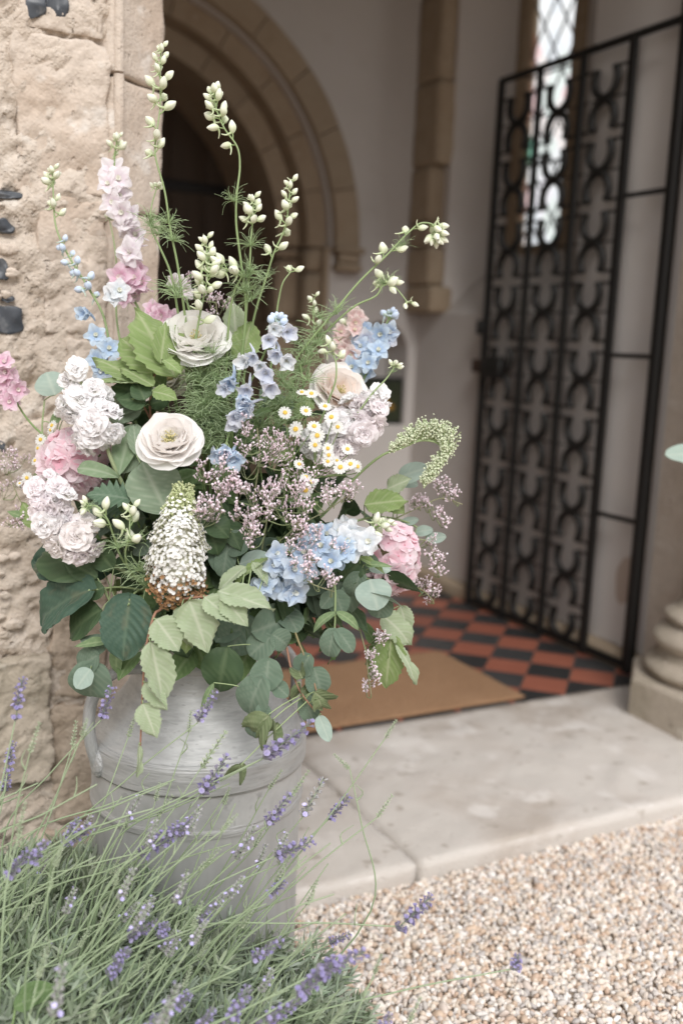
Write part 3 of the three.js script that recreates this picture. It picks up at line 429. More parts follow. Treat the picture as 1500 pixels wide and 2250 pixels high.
// larkspur buds: stalk, ribbed pale body, thin spur
for (let k = 0; k < 5; k++) {
  const q = rng(1000 + k), bend = (q() - 0.5) * 0.004, open = k === 4 ? 1.25 : 1, green = [0.34, 0.43, 0.20], pale = [0.66, 0.70, 0.50], white = [0.80, 0.80, 0.70];
  const body = surf(12, 9, (u, v) => { const t = u * 6.2832, prof = Math.pow(Math.sin(Math.PI * clamp(0.04 + 0.93 * v, 0, 1)), 0.75) * (v < 0.5 ? 1 : 1 - 0.25 * (v - 0.5)), rr2 = 0.0050 * open * prof * (1 + 0.10 * Math.cos(5 * t) + (open > 1 ? 0.25 * Math.max(0, v - 0.7) * Math.cos(5 * t + 1) : 0)); return [rr2 * Math.cos(t) + bend * v * v * 2, 0.008 + 0.0175 * v, rr2 * Math.sin(t)]; }, (u, v) => { const s = 0.5 + 0.5 * Math.cos(5 * u * 6.2832); return mix3(mix3(pale, white, sstep(0.2, 0.9, v)), green, 0.62 * Math.pow(s, 3) * (0.4 + 0.6 * v) + 0.3 * sstep(0.35, 0, v)); });
  const stalk = tube([[0, 0, 0], [0.0004, 0.004, 0], [0, 0.009, 0]], 0.0008, 0.0009, 5, 4, C.stem, green);
  const sp = tube([[0, 0.011, 0], [-0.004, 0.0075, 0.001], [-0.009, 0.006, 0.001], [-0.0145, 0.0075 + bend, 0.001]], 0.0021, 0.0006, 5, 7, green, pale);
  G.larkBud.push(mergeGeometries([body, stalk, sp]));
}
// thread-fine divided leaf
for (let k = 0; k < 5; k++) {
  const q = rng(1100 + k), gs = []; for (let i = 0; i < 34; i++) { const a = q() * 6.283, el = 0.15 + 1.1 * q(), L = 0.020 + 0.022 * q(), d = V3(Math.cos(a) * Math.cos(el), Math.sin(el), Math.sin(a) * Math.cos(el)), c = V3(q() - 0.5, q() * 0.8 - 0.9, q() - 0.5).multiplyScalar(L * 0.75); const t0 = 0.12 * q(); gs.push(tube([d.clone().multiplyScalar(L * t0), d.clone().multiplyScalar(L * 0.5).addScaledVector(c, 0.18), d.clone().multiplyScalar(L * 0.8).addScaledVector(c, 0.55), d.clone().multiplyScalar(L).addScaledVector(c, 1)], 0.00044, 0.00026, 3, 6, [0.29, 0.40, 0.19], [0.42, 0.53, 0.31])); } G.feather.push(mergeGeometries(gs));
}
// delphinium florets (facing z)
const blueSets = [[[0.50, 0.62, 0.80], [0.68, 0.77, 0.87], [0.88, 0.90, 0.86]], [[0.68, 0.73, 0.86], [0.80, 0.83, 0.90], [0.90, 0.90, 0.88]], [[0.48, 0.62, 0.82], [0.64, 0.76, 0.88], [0.88, 0.88, 0.78]], [[0.78, 0.83, 0.88], [0.86, 0.88, 0.90], [0.90, 0.90, 0.82]]];
const pinkSets = [[[0.82, 0.52, 0.66], [0.88, 0.70, 0.78], [0.90, 0.84, 0.80]], [[0.86, 0.76, 0.82], [0.90, 0.86, 0.88], [0.9, 0.9, 0.82]], [[0.84, 0.60, 0.60], [0.88, 0.74, 0.70], [0.90, 0.84, 0.72]]];
function delphFloret(set, seed, bell = 0) {
  const q = rng(seed), gs = []; for (let i = 0; i < 5; i++) gs.push(petal({ len: 0.018 + 0.004 * q(), wid: 0.0078 + 0.0015 * q(), a0: bell ? 0.25 : 0.85, a1: (bell ? 0.85 : 1.65) + 0.5 * (q() - 0.5), phi: i * 1.2566 + 0.3 * (q() - 0.5), cup: 0.1 + 0.3 * q(), ruff: 0.0036, foot: 0.1, pw: 0.8, blunt: 0.42, seed: seed + i, nu: 6, nv: 7, col: (u, v) => mix3(mix3(set[0], set[1], sstep(0.1, 0.8, v)), set[2], 0.55 * sstep(0.3, 0, v)).map((c) => c * (1 - 0.10 * Math.pow(Math.abs(Math.cos(u * 5.5)), 12))) }));
  for (let i = 0; i < 4; i++) gs.push(petal({ len: 0.008, wid: 0.0034, a0: 0.1, a1: 0.8, phi: i * 1.57 + 0.5, cup: 0.4, ruff: 0.001, foot: 0.3, seed: seed + 20 + i, nu: 3, nv: 3, col: () => set[2] }));
  gs.push(tube([[0, 0, 0.001], [0.001, 0.003, -0.006], [0, 0.008, -0.013], [0, 0.012, -0.017]], 0.0028, 0.0008, 6, 8, set[0], set[1])); return mergeGeometries(gs);
}
G.delph = blueSets.flatMap((s, i) => [delphFloret(s, 1200 + i, 0), delphFloret(s, 1230 + i, 1)]);
G.pink = pinkSets.flatMap((s, i) => [delphFloret(s, 1260 + i, 0), delphFloret(s, 1290 + i, 0)]);
// closed delphinium bud, bluish
G.blueBud = [0, 1].map((k) => { const a = [0.52, 0.62, 0.78], b = [0.74, 0.80, 0.86], gr = [0.45, 0.54, 0.38]; return mergeGeometries([surf(10, 8, (u, v) => { const t = u * 6.2832, r = 0.0056 * Math.pow(Math.sin(Math.PI * clamp(0.04 + 0.92 * v, 0, 1)), 0.7) * (1 + 0.1 * Math.cos(5 * t)); return [r * Math.cos(t), 0.008 + 0.016 * v, r * Math.sin(t)]; }, (u, v) => mix3(mix3(gr, a, sstep(0, 0.4, v)), b, 0.6 * Math.pow(0.5 + 0.5 * Math.cos(5 * u * 6.283), 2) * v)), tube([[0, 0, 0], [0.001, 0.005, 0], [0, 0.009, 0]], 0.0009, 0.0009, 5, 3, C.stem), tube([[0, 0.011, 0], [-0.005, 0.008, 0], [-0.010, 0.004, 0.001], [-0.016, 0.002, 0]], 0.0024, 0.0008, 5, 6, a, gr)]); });
// stock: ruffled double florets
for (let k = 0; k < 6; k++) {
  const q = rng(1300 + k), gs = [], tint = [[0.95, 0.93, 0.935], [0.95, 0.94, 0.94], [0.95, 0.905, 0.92], [0.94, 0.90, 0.89], [0.95, 0.935, 0.94], [0.94, 0.885, 0.90]][k], core = mix3(tint, [0.74, 0.76, 0.52], 0.45);
  [[5, 0.0165, 1.25, 1.75, 0.0112], [5, 0.0135, 0.85, 1.35, 0.0098], [4, 0.0105, 0.4, 0.9, 0.008], [3, 0.007, 0.1, 0.5, 0.0055]].forEach(([n, L, a0, a1, w], ring) => { for (let i = 0; i < n; i++) gs.push(petal({ len: L * (0.9 + 0.25 * q()), wid: w * (0.9 + 0.3 * q()), a0: a0 * 0.8, a1: a1 + 0.5 * (q() - 0.4), phi: (i + 0.5 * ring + 0.5 * (q() - 0.5)) * 6.2832 / n, cup: 0.3 * (q() - 0.4), ruff: 0.0048, rf: 2.2, foot: 0.2, pw: 0.6, blunt: 0.22, notch: 0.12 * q(), seed: 1400 + k * 40 + ring * 8 + i, nu: 7, nv: 6, z0: 0.001 * ring, col: (u, v) => mix3(core, tint, sstep(0.05, 0.55, v)) })); });
  G.stock.push(mergeGeometries(gs));
}
// hydrangea: four broad sepals
for (let k = 0; k < 5; k++) {
  const q = rng(1500 + k), gs = [], a = [[0.84, 0.50, 0.58], [0.88, 0.62, 0.69], [0.89, 0.70, 0.76], [0.84, 0.54, 0.58], [0.90, 0.76, 0.80]][k], b = mix3(a, [0.92, 0.84, 0.87], 0.55);
  for (let i = 0; i < 4; i++) gs.push(petal({ len: 0.0175 + 0.003 * q(), wid: 0.0118 + 0.002 * q(), a0: 1.25, a1: 1.5 + 0.35 * (q() - 0.5), phi: i * 1.5708 + 0.25 * (q() - 0.5), cup: 0.10 + 0.3 * (q() - 0.4), ruff: 0.0026, foot: 0.12, pw: 0.5, blunt: 0.1, seed: 1520 + k * 9 + i, nu: 7, nv: 7, z0: 0.0008 * (i & 1), col: (u, v) => mix3(a, b, sstep(0.15, 0.95, v)).map((c) => c * (1 - 0.05 * Math.pow(Math.abs(Math.cos(u * 4)), 10))) }));
  gs.push(ball(0.0018, [0.80, 0.42, 0.50], 0, 0, 0.0018, 1, 1, 1, 6, 5)); G.hyd.push(mergeGeometries(gs));
}
// sea lavender: a knot of tiny pink cups with ruddy calyces
for (let k = 0; k < 7; k++) {
  const q = rng(1600 + k), gs = [], n = 12 + Math.floor(q() * 8), d0 = V3(0, 1, 0);
  for (let i = 0; i < n; i++) {
    const p = V3((q() - 0.5) * 0.016, i / n * 0.017, (q() - 0.5) * 0.014), d = V3(q() - 0.5, 0.55 + 0.6 * q(), q() - 0.5).normalize(), L = 0.0026 + 0.0016 * q(), open = q() < 0.62, e = p.clone().addScaledVector(d, L);
    const pk = mix3([0.93, 0.79, 0.86], [0.95, 0.90, 0.93], q()), cal = mix3([0.74, 0.53, 0.59], [0.86, 0.72, 0.76], q());
    gs.push(tube([V3(0, p.y * 0.4, 0), p], 0.0003, 0.0003, 3, 2, [0.30, 0.34, 0.18])); gs.push(tube([p, e], 0.0006, open ? 0.00115 : 0.0008, 5, 1, cal, pk));
    if (open) { const m = new THREE.Quaternion().setFromUnitVectors(V3(0, 0, 1), d); for (let j = 0; j < 5; j++) { const g = petal({ len: 0.0021, wid: 0.0011, a0: 0.5, a1: 1.4, phi: j * 1.2566 + i, foot: 0.4, nu: 2, nv: 2, col: () => pk }); g.applyQuaternion(m); g.translate(e.x, e.y, e.z); gs.push(g); } }
  }
  G.limo.push(mergeGeometries(gs));
}
// chamomile head (facing z): rays and disc kept apart
{
  const q = rng(1700), gs = []; for (let i = 0; i < 13; i++) gs.push(petal({ len: 0.0092 + 0.0014 * q(), wid: 0.0021, a0: 1.45, a1: 1.62 + 0.3 * (q() - 0.4), phi: i * 6.2832 / 13 + 0.12 * (q() - 0.5), r0: 0.0030, foot: 0.5, pw: 0.5, notch: 0.08, cup: -0.2, seed: i, nu: 3, nv: 4, col: () => [0.88, 0.88, 0.85] })); G.rays = mergeGeometries(gs);
  const ds = [surf(10, 5, (u, v) => { const t = u * 6.283, r = 0.0038 * Math.sin(v * Math.PI / 2); return [r * Math.cos(t), r * Math.sin(t), 0.0030 * Math.cos(v * Math.PI / 2)]; }, () => [0.78, 0.54, 0.10])]; for (let i = 0; i < 40; i++) { const r = 0.0038 * Math.sqrt((i + 0.5) / 40), a = i * 2.39996; ds.push(ball(0.00062, mix3([0.74, 0.48, 0.07], [0.86, 0.68, 0.18], q()), r * Math.cos(a), r * Math.sin(a), 0.0030 * Math.sqrt(Math.max(0, 1 - (r / 0.0046) ** 2)), 1, 1, 1, 4, 3)); } G.disc = mergeGeometries(ds);
}
// leaves: unit length along y, face to z
function leafGeo({ W, pb = 0.6, pt = 0.8, serr = 0, ns = 14, fold = 0.2, curl = 0.5, wave = 0.02, nv = 8, vein = 0.010, slant = 0.8, c0, c1, cv, heart = 0, seed = 1, U = 14, N = 22, twist = 0, holes = 0 }) {
  const line = [[0, 0]]; let y = 0, z = 0; const n = 60; for (let i = 0; i < n; i++) { const t = curl * ((i + 0.5) / n) ** 1.3; y += Math.cos(t) / n; z -= Math.sin(t) / n; line.push([y, z]); }
  return surf(U, N, (uu, v) => {
    const u = uu * 2 - 1, f = v * n, i = Math.min(n - 1, Math.floor(f)), fr = f - i; let Y = lerp(line[i][0], line[i + 1][0], fr), Z = lerp(line[i][1], line[i + 1][1], fr); const th = curl * v ** 1.3;
    let w = W * Math.pow(v, pb) * Math.pow(1 - v, pt) / (Math.pow(pb / (pb + pt), pb) * Math.pow(pt / (pb + pt), pt));
    const saw = serr * (((v * ns) % 1) - 0.5) * (Math.abs(u) ** 4); w *= 1 + saw; w *= 1 + 0.10 * vnoise(v * 4 + (u > 0 ? 9 : 0), seed, 0.3, 3);
    const x = w * u, ph = (v - slant * W * Math.abs(u) * 0.9) * nv;
    let off = fold * Math.abs(x) + vein * W * 2 * Math.cos(ph * 6.2832) * Math.min(1, Math.abs(u) * 4) * Math.sin(Math.PI * v) + wave * vnoise(u * 1.5 + seed, v * 4, seed, 5) * 2 * Math.abs(u) + wave * 0.7 * vnoise(u + 3, v * 2.2, seed * 1.7, 6);
    const back = heart * W * Math.max(0, 1 - v * 4) * u * u; Y += Math.sin(th) * off - back; Z += Math.cos(th) * off; const tw = twist * v; return [x * Math.cos(tw) - Z * Math.sin(tw) * 0, Y, Z + x * Math.sin(tw)];
  }, (uu, v) => { const u = uu * 2 - 1, ph = (v - slant * W * Math.abs(u) * 0.9) * nv, vn = Math.pow(0.5 + 0.5 * Math.cos(ph * 6.2832), 7) * 0.5; const mid = Math.exp(-((u * (1 + 2 * v)) ** 2) * 160); let c = mix3(c0, c1, clamp(0.5 + 0.6 * fbm(u * 2 + seed, v * 5, seed, 3, 6), 0, 1)); c = mix3(c, cv, clamp(vn + mid * 0.9, 0, 0.9)); if (holes) c = mix3(c, [0.30, 0.17, 0.08], holes * sstep(0.28, 0.5, fbm(u * 3 + 5, v * 5, seed, 3, 12))); return c; });
}
const LK = {
  beech: [0, 1, 2, 3].map((k) => leafGeo({ W: 0.29, pb: 0.66, pt: 0.98, serr: 0.24, ns: 9, fold: 0.12 + 0.10 * (k & 1), curl: 0.25 + 0.15 * k, wave: 0.045, nv: 9, vein: 0.026, slant: 1.1, c0: [0.223, 0.317, 0.105], c1: [0.285, 0.377, 0.152], cv: [0.437, 0.488, 0.284], seed: 11 + k })),
  pale: [0, 1, 2, 3].map((k) => leafGeo({ W: 0.31, pb: 0.58, pt: 0.98, serr: 0.24, ns: 10, fold: 0.10 + 0.12 * (k & 1), curl: 0.2 + 0.15 * k, wave: 0.05, nv: 9, vein: 0.022, slant: 1.1, c0: [0.355, 0.437, 0.263], c1: [0.413, 0.484, 0.319], cv: [0.557, 0.589, 0.448], seed: 21 + k })),
  under: [0, 1].map((k) => leafGeo({ W: 0.42, pb: 0.62, pt: 0.62, serr: 0.04, ns: 16, fold: 0.06, curl: 0.25 + 0.3 * k, wave: 0.025, nv: 8, vein: 0.013, slant: 1.0, c0: [0.23, 0.305, 0.205], c1: [0.28, 0.355, 0.245], cv: [0.43, 0.49, 0.37], seed: 31 + k, holes: 0.0 })),
  dark: [0, 1, 2, 3, 4].map((k) => leafGeo({ W: 0.27 + 0.03 * k, pb: 0.68, pt: 1.1, serr: 0.03, ns: 14, fold: 0.15 + 0.06 * (k & 1), curl: 0.3 + 0.22 * k, wave: 0.03, nv: 7, vein: 0.012, slant: 1.0, c0: [0.040, 0.076, 0.032], c1: [0.061, 0.108, 0.043], cv: [0.108, 0.158, 0.076], seed: 41 + k, U: 10, N: 16 })),
  mid: [0, 1, 2].map((k) => leafGeo({ W: 0.28, pb: 0.66, pt: 1.0, serr: 0.05, ns: 14, fold: 0.15, curl: 0.3 + 0.25 * k, wave: 0.04, nv: 7, vein: 0.014, c0: [0.105, 0.175, 0.062], c1: [0.15, 0.235, 0.09], cv: [0.24, 0.32, 0.16], seed: 141 + k, U: 10, N: 16 })),
  hyd: [0, 1, 2].map((k) => leafGeo({ W: 0.37, pb: 0.5, pt: 0.72, serr: 0.05, ns: 26, fold: 0.14, curl: 0.5 + 0.3 * k, wave: 0.04, nv: 7, vein: 0.024, slant: 1.25, c0: [0.038, 0.083, 0.054], c1: [0.055, 0.104, 0.069], cv: [0.093, 0.149, 0.096], heart: 0.25, seed: 51 + k, U: 18, N: 34, holes: 0.12 })),
  toothed: [0, 1].map((k) => leafGeo({ W: 0.34, pb: 0.5, pt: 1, serr: 0.55, ns: 7, fold: 0.2, curl: 0.4 + 0.3 * k, wave: 0.04, nv: 7, vein: 0.014, c0: [0.084, 0.144, 0.086], c1: [0.108, 0.173, 0.108], cv: [0.182, 0.245, 0.173], seed: 61 + k, N: 42 })),
  euc: [0, 1, 2, 3].map((k) => leafGeo({ W: 0.40 + 0.05 * (k & 1), pb: 0.48, pt: 0.6, serr: 0, fold: 0.06 + 0.05 * k, curl: 0.2 + 0.3 * k, wave: 0.02, nv: 6, vein: 0.003, c0: [0.128, 0.192, 0.132], c1: [0.178, 0.248, 0.178], cv: [0.25, 0.31, 0.235], heart: 0.2, seed: 71 + k, U: 12, N: 18 })),
  eucPale: [0, 1].map((k) => leafGeo({ W: 0.36, pb: 0.5, pt: 0.62, fold: 0.10, curl: 0.4 * k + 0.2, wave: 0.02, nv: 6, vein: 0.003, c0: [0.34, 0.44, 0.38], c1: [0.42, 0.52, 0.45], cv: [0.48, 0.56, 0.48], seed: 81 + k, U: 10, N: 16 })),
  lance: [0, 1, 2].map((k) => leafGeo({ W: 0.15, pb: 0.75, pt: 1.05, fold: 0.25, curl: 0.3 + 0.45 * k, wave: 0.02, nv: 5, vein: 0.004, c0: [0.17, 0.25, 0.12], c1: [0.22, 0.31, 0.15], cv: [0.32, 0.41, 0.22], seed: 91 + k, U: 8, N: 16 })),
  stockLeaf: [0, 1].map((k) => leafGeo({ W: 0.19, pb: 0.95, pt: 0.55, fold: 0.30, curl: 0.8 * k + 0.4, wave: 0.02, nv: 4, vein: 0.003, c0: [0.22, 0.31, 0.18], c1: [0.27, 0.37, 0.22], cv: [0.38, 0.46, 0.32], seed: 101 + k, U: 8, N: 16 })),
  curled: [0, 1].map((k) => leafGeo({ W: 0.30, pb: 0.6, pt: 0.8, serr: 0.08, fold: 0.9, curl: 2.6 + k, wave: 0.10, nv: 8, vein: 0.035, c0: [0.12, 0.17, 0.075], c1: [0.22, 0.26, 0.13], cv: [0.34, 0.37, 0.22], seed: 111 + k, N: 30, twist: 0.6 }))
};
const leafMat = (k) => ['dark', 'hyd', 'toothed'].includes(k) ? PM.gloss : PM.leaf;

// ---------------------------------------------------------------- building stems that stand in the churn
const AR = rng(4242), ar = (a, b) => a + (b - a) * AR();
const W3 = (p) => at(p[0], p[1], p[2]);
const mouth = () => { const a = AR() * 6.283, r = 0.065 * Math.sqrt(AR()); return V3(CH.x + r * Math.cos(a), 0.60, CH.z + r * Math.sin(a)); };
const qT = new THREE.Quaternion(), m4 = new THREE.Matrix4();
function orient(o, dir, nrm) { const y = dir.clone().normalize(); let z = nrm.clone().addScaledVector(y, -nrm.dot(y)); if (z.lengthSq() < 1e-6) z = V3(0.3, 0.2, 1).addScaledVector(y, -y.z); z.normalize(); o.quaternion.setFromRotationMatrix(m4.makeBasis(y.clone().cross(z), y, z)); }
function face(o, n, roll = 0) { o.quaternion.setFromUnitVectors(V3(0, 0, 1), n.clone().normalize()); if (roll) o.rotateZ(roll); }
function put(name, geo, m, th, pos, scale = 1) { const o = add(name, geo, m, th); o.position.copy(pos).sub(th.position); if (scale.isVector3) o.scale.copy(scale); else o.scale.setScalar(scale); return o; }
// pixel path given from tip to foot; the stem goes on into the churn
function stemThing(name, label, cat, path, { r0 = 0.0024, r1 = 0.0012, c0 = C.stem, c1 = C.stem, group, via } = {}) {
  const foot = mouth(), th = thing(name, label, cat, foot, group), P = path.map(W3).reverse(), inn = via || V3(lerp(foot.x, CH.x, 0.3) + (P[0].x - CH.x) * 0.22, 0.70, lerp(foot.z, CH.z, 0.3) + (P[0].z - CH.z) * 0.22);
  const all = [foot, inn, ...P]; add('stem', tube(all.map((p) => p.clone().sub(foot)), r0, r1, 7, all.length * 7, c0, c1), PM.stem, th);
  th.userData.curve = null; const cv = new THREE.CatmullRomCurve3(P, false, 'centripetal'); delete th.userData.curve; return { th, cv, P };
}
function leafBT(th, kind, b, t, { nrm = null, wide = 1, v = -1, stalkFrom = null, roll = 0, name = 'leaf' } = {}) {
  const B = b.isVector3 ? b : W3(b), T = t.isVector3 ? t : W3(t), d = T.clone().sub(B), L = d.length(), set = LK[kind], g = set[v >= 0 ? v % set.length : Math.floor(AR() * set.length)];
  const o = put(name, g, leafMat(kind), th, B, V3(L * wide, L, L)); const n = nrm || CBk.clone().addScaledVector(CUp, ar(0.1, 0.8)).addScaledVector(CRt, ar(-0.5, 0.5)); orient(o, d, n);
  if (stalkFrom) add('leaf_stalk', tube([stalkFrom.clone().sub(th.position), stalkFrom.clone().lerp(B, 0.6).sub(th.position).add(V3(0, 0.002, 0)), B.clone().sub(th.position)], 0.0010, 0.0008, 5, 4, C.stemPale), PM.stem, th); return o;
}
function budsAlong(th, cv, n, t0, t1, { geos = G.larkBud, m = PM.bud, size = [0.7, 1.15], out = 0.95, name = 'bud' } = {}) {      // t = 1 is the tip
  for (let i = 0; i < n; i++) { const t = lerp(t1, t0, i / Math.max(1, n - 1)), p = cv.getPoint(t), tg = cv.getTangent(t), a = i * 2.4 + ar(-0.4, 0.4), e1 = CRt.clone().addScaledVector(tg, -CRt.dot(tg)).normalize(), e2 = tg.clone().cross(e1); const k = i / Math.max(1, n - 1), d = tg.clone().multiplyScalar(lerp(1.3, 0.55, k)).addScaledVector(e1, Math.cos(a) * out).addScaledVector(e2, Math.sin(a) * out * 0.8); const o = put(name, geos[Math.floor(AR() * geos.length)], m, th, p, lerp(size[0], size[1], Math.min(1, k * 1.3)) * ar(0.88, 1.12)); orient(o, d, CBk.clone().addScaledVector(e1, ar(-1, 1))); }
}
function featherAt(th, p, scale = 1, dir = null) { const o = put('feathery_leaf', G.feather[Math.floor(AR() * 5)], PM.stem, th, p.isVector3 ? p : W3(p), scale); orient(o, dir || CUp.clone().addScaledVector(CRt, ar(-0.7, 0.7)).addScaledVector(CBk, ar(-0.2, 0.5)), CBk.clone().add(V3(ar(-1, 1), 0, ar(-1, 1)))); return o; }
function headOf(th, name, geos, m, ctr, R, n, { size = 1, squash = 1, min = -0.25, jit = 0.25, axis = null } = {}) {          // florets over a rounded head
  const off = AR() * 6.28; for (let i = 0; i < n; i++) { const y = 1 - 2 * (i + 0.5) / n, r = Math.sqrt(1 - y * y), a = i * 2.39996 + off, d = V3(r * Math.cos(a), y, r * Math.sin(a)).add(V3(ar(-jit, jit), ar(-jit, jit), ar(-jit, jit))).normalize(); if (d.dot(CBk) < min) continue; const p = ctr.clone().add(V3(d.x * R, d.y * R * squash, d.z * R)); const o = put(name, geos[Math.floor(AR() * geos.length)], m, th, p, size * ar(0.85, 1.15)); face(o, d.clone().addScaledVector(CBk, 0.15), AR() * 6.28); }
}

// ---------------------------------------------------------------- the bouquet, stem by stem
// -- green-budded larkspur spires
function larkspur(label, path, specs, feathers = [], o = {}) {
  const { th, cv } = stemThing('larkspur', label, 'larkspur', path, { r0: 0.0023, r1: 0.0009, c0: C.stem, c1: C.stemPale, group: 'larkspur spires in bud', ...o });
  for (const [n, t0, t1, s0, s1] of specs) budsAlong(th, cv, n, t0, t1, { size: [s0 ?? 0.6, s1 ?? 1.05] }); for (const [x, y, z, s] of feathers) featherAt(th, [x, y, z], s); return { th, cv };
}
larkspur('tallest larkspur spire with pale green buds, standing before the stone jamb edge', [[354, 108, 1.42], [352, 160, 1.42], [352, 235, 1.42], [341, 318, 1.42], [342, 345, 1.42], [362, 420, 1.43], [374, 500, 1.44], [390, 580, 1.45], [402, 660, 1.46], [416, 760, 1.48], [436, 880, 1.5]], [[13, 0.80, 1.0, 0.62, 1.05], [3, 0.70, 0.78, 1.1, 1.15], [2, 0.60, 0.63, 0.95, 1.0]], [[372, 492, 1.44, 0.9], [380, 530, 1.44, 0.95], [386, 640, 1.455, 1.25], [388, 655, 1.44, 1.1], [455, 775, 1.45, 0.7]]);
larkspur('larkspur spire leaning left at its tip, dark doorway behind its buds', [[470, 205, 1.42], [476, 240, 1.42], [492, 280, 1.42], [522, 325, 1.425], [527, 365, 1.43], [520, 430, 1.43], [519, 490, 1.44], [530, 580, 1.45], [540, 680, 1.47], [520, 860, 1.5]], [[13, 0.77, 1.0, 0.68, 1.12], [2, 0.68, 0.71, 1.1, 1.1]], [[512, 442, 1.43, 0.85], [540, 610, 1.45, 1.2], [545, 640, 1.46, 1.15], [555, 660, 1.47, 1.2]]);
larkspur('short larkspur spike with crowded buds beside the left-leaning spire', [[556, 440, 1.44], [556, 480, 1.44], [552, 515, 1.44], [549, 580, 1.45], [543, 660, 1.47], [530, 800, 1.5]], [[11, 0.68, 1.0, 0.62, 1.02]], [[552, 540, 1.44, 0.95], [548, 600, 1.45, 0.9]]);
larkspur('larkspur spike of plump buds rising behind the white rose', [[453, 530, 1.42], [455, 570, 1.42], [456, 610, 1.42], [448, 650, 1.43], [438, 700, 1.44], [426, 780, 1.46], [430, 900, 1.5]], [[16, 0.50, 1.0, 0.65, 1.15], [4, 0.30, 0.5, 1.0, 1.1]], [[470, 775, 1.44, 0.8]]);
larkspur('arching larkspur side shoot with drooping buds above the white rose', [[472, 582, 1.43], [500, 592, 1.43], [530, 602, 1.44], [515, 640, 1.45], [505, 690, 1.46], [498, 790, 1.48]], [[8, 0.55, 1.0, 0.9, 1.1]], [[535, 640, 1.45, 1]]);
larkspur('upright slender larkspur against the brown doorway stones, buds well spaced', [[638, 405, 1.5], [634, 450, 1.5], [626, 500, 1.5], [602, 555, 1.5], [588, 600, 1.51], [560, 690, 1.52], [540, 800, 1.53]], [[12, 0.62, 1.0, 0.66, 0.98], [2, 0.45, 0.50, 1.0, 1.0]], [[590, 610, 1.52, 0.7]]);
larkspur('thin hooked larkspur shoot with a single nodding bud tip', [[638, 598, 1.48], [622, 620, 1.48], [612, 660, 1.49], [604, 720, 1.5], [590, 830, 1.52]], [[2, 0.96, 1.0, 0.8, 0.8]]);
larkspur('long larkspur arching far over to the white wall, bent at its tip', [[956, 520, 1.50], [952, 495, 1.5], [925, 490, 1.5], [898, 510, 1.5], [850, 560, 1.5], [790, 618, 1.5], [730, 690, 1.5], [650, 790, 1.51], [600, 880, 1.53]], [[9, 0.93, 1.0, 0.7, 0.95], [3, 0.82, 0.87, 1.0, 1.0], [2, 0.60, 0.66, 1.0, 1.0], [3, 0.44, 0.52, 1, 1]], [[886, 540, 1.5, 0.7], [740, 690, 1.5, 1.1], [680, 780, 1.5, 1.3], [700, 760, 1.51, 1.3]]);
larkspur('forked larkspur shoot with clustered buds beneath the long arching one', [[895, 664, 1.52], [868, 632, 1.52], [846, 618, 1.52], [828, 648, 1.52], [780, 672, 1.52], [720, 725, 1.52], [660, 800, 1.53]], [[2, 0.98, 1.0, 0.8, 0.8], [7, 0.56, 0.74, 0.95, 1.05]], [[848, 625, 1.52, 0.9], [700, 740, 1.52, 1.2], [670, 770, 1.53, 1.3]]);
larkspur('lower larkspur shoot with small buds at the edge of the pink blooms', [[690, 655, 1.56], [688, 690, 1.56], [690, 730, 1.56], [680, 800, 1.56]], [[6, 0.4, 1.0, 0.6, 0.8]], [[700, 700, 1.56, 0.9]]);
larkspur('wiry larkspur stalk with one knobbly tip above the lilac stock', [[866, 806, 1.46], [850, 830, 1.46], [820, 862, 1.46], [770, 930, 1.47], [700, 1030, 1.5]], [[5, 0.97, 1.0, 0.5, 0.62]], [[864, 818, 1.46, 0.35]]);
larkspur('looping larkspur tendril with few buds among the daisies', [[722, 768, 1.45], [735, 785, 1.45], [738, 830, 1.45], [722, 880, 1.46], [690, 960, 1.48]], [[4, 0.7, 1.0, 0.8, 0.95]]);
larkspur('straight thin larkspur stalk bearing a tiny green knob before the stone jamb', [[240, 478, 1.6], [252, 540, 1.6], [258, 610, 1.6], [256, 690, 1.6], [270, 780, 1.58]], [[4, 0.97, 1.0, 0.5, 0.55]], [[262, 640, 1.6, 0.8], [285, 660, 1.6, 0.9]]);
larkspur('feathery larkspur shoot with a pale knob next to the tallest spire', [[345, 412, 1.48], [333, 455, 1.48], [332, 500, 1.48], [350, 540, 1.48], [375, 600, 1.48], [390, 680, 1.48]], [[5, 0.97, 1.0, 0.5, 0.6]], [[335, 500, 1.48, 1.1], [350, 515, 1.48, 1.0], [330, 490, 1.48, 1.0]]);
larkspur('nodding larkspur tip curling out below the pink hydrangea', [[192, 1112, 1.38], [212, 1112, 1.38], [235, 1138, 1.38], [248, 1172, 1.39], [270, 1230, 1.42], [330, 1290, 1.47]], [[5, 0.95, 1.0, 0.5, 0.65], [3, 0.5, 0.62, 1.05, 1.2]], [[200, 1118, 1.38, 0.5]]);
larkspur('low larkspur shoot with fat white buds beside the white buddleia', [[288, 1122, 1.37], [286, 1145, 1.37], [284, 1180, 1.37], [276, 1215, 1.38], [290, 1260, 1.42], [340, 1300, 1.47]], [[7, 0.45, 1.0, 0.8, 1.25]], [[300, 1195, 1.37, 0.95], [310, 1255, 1.37, 1.2], [330, 1265, 1.38, 1.1], [325, 1285, 1.39, 1.1], [262, 1205, 1.37, 0.9]]);
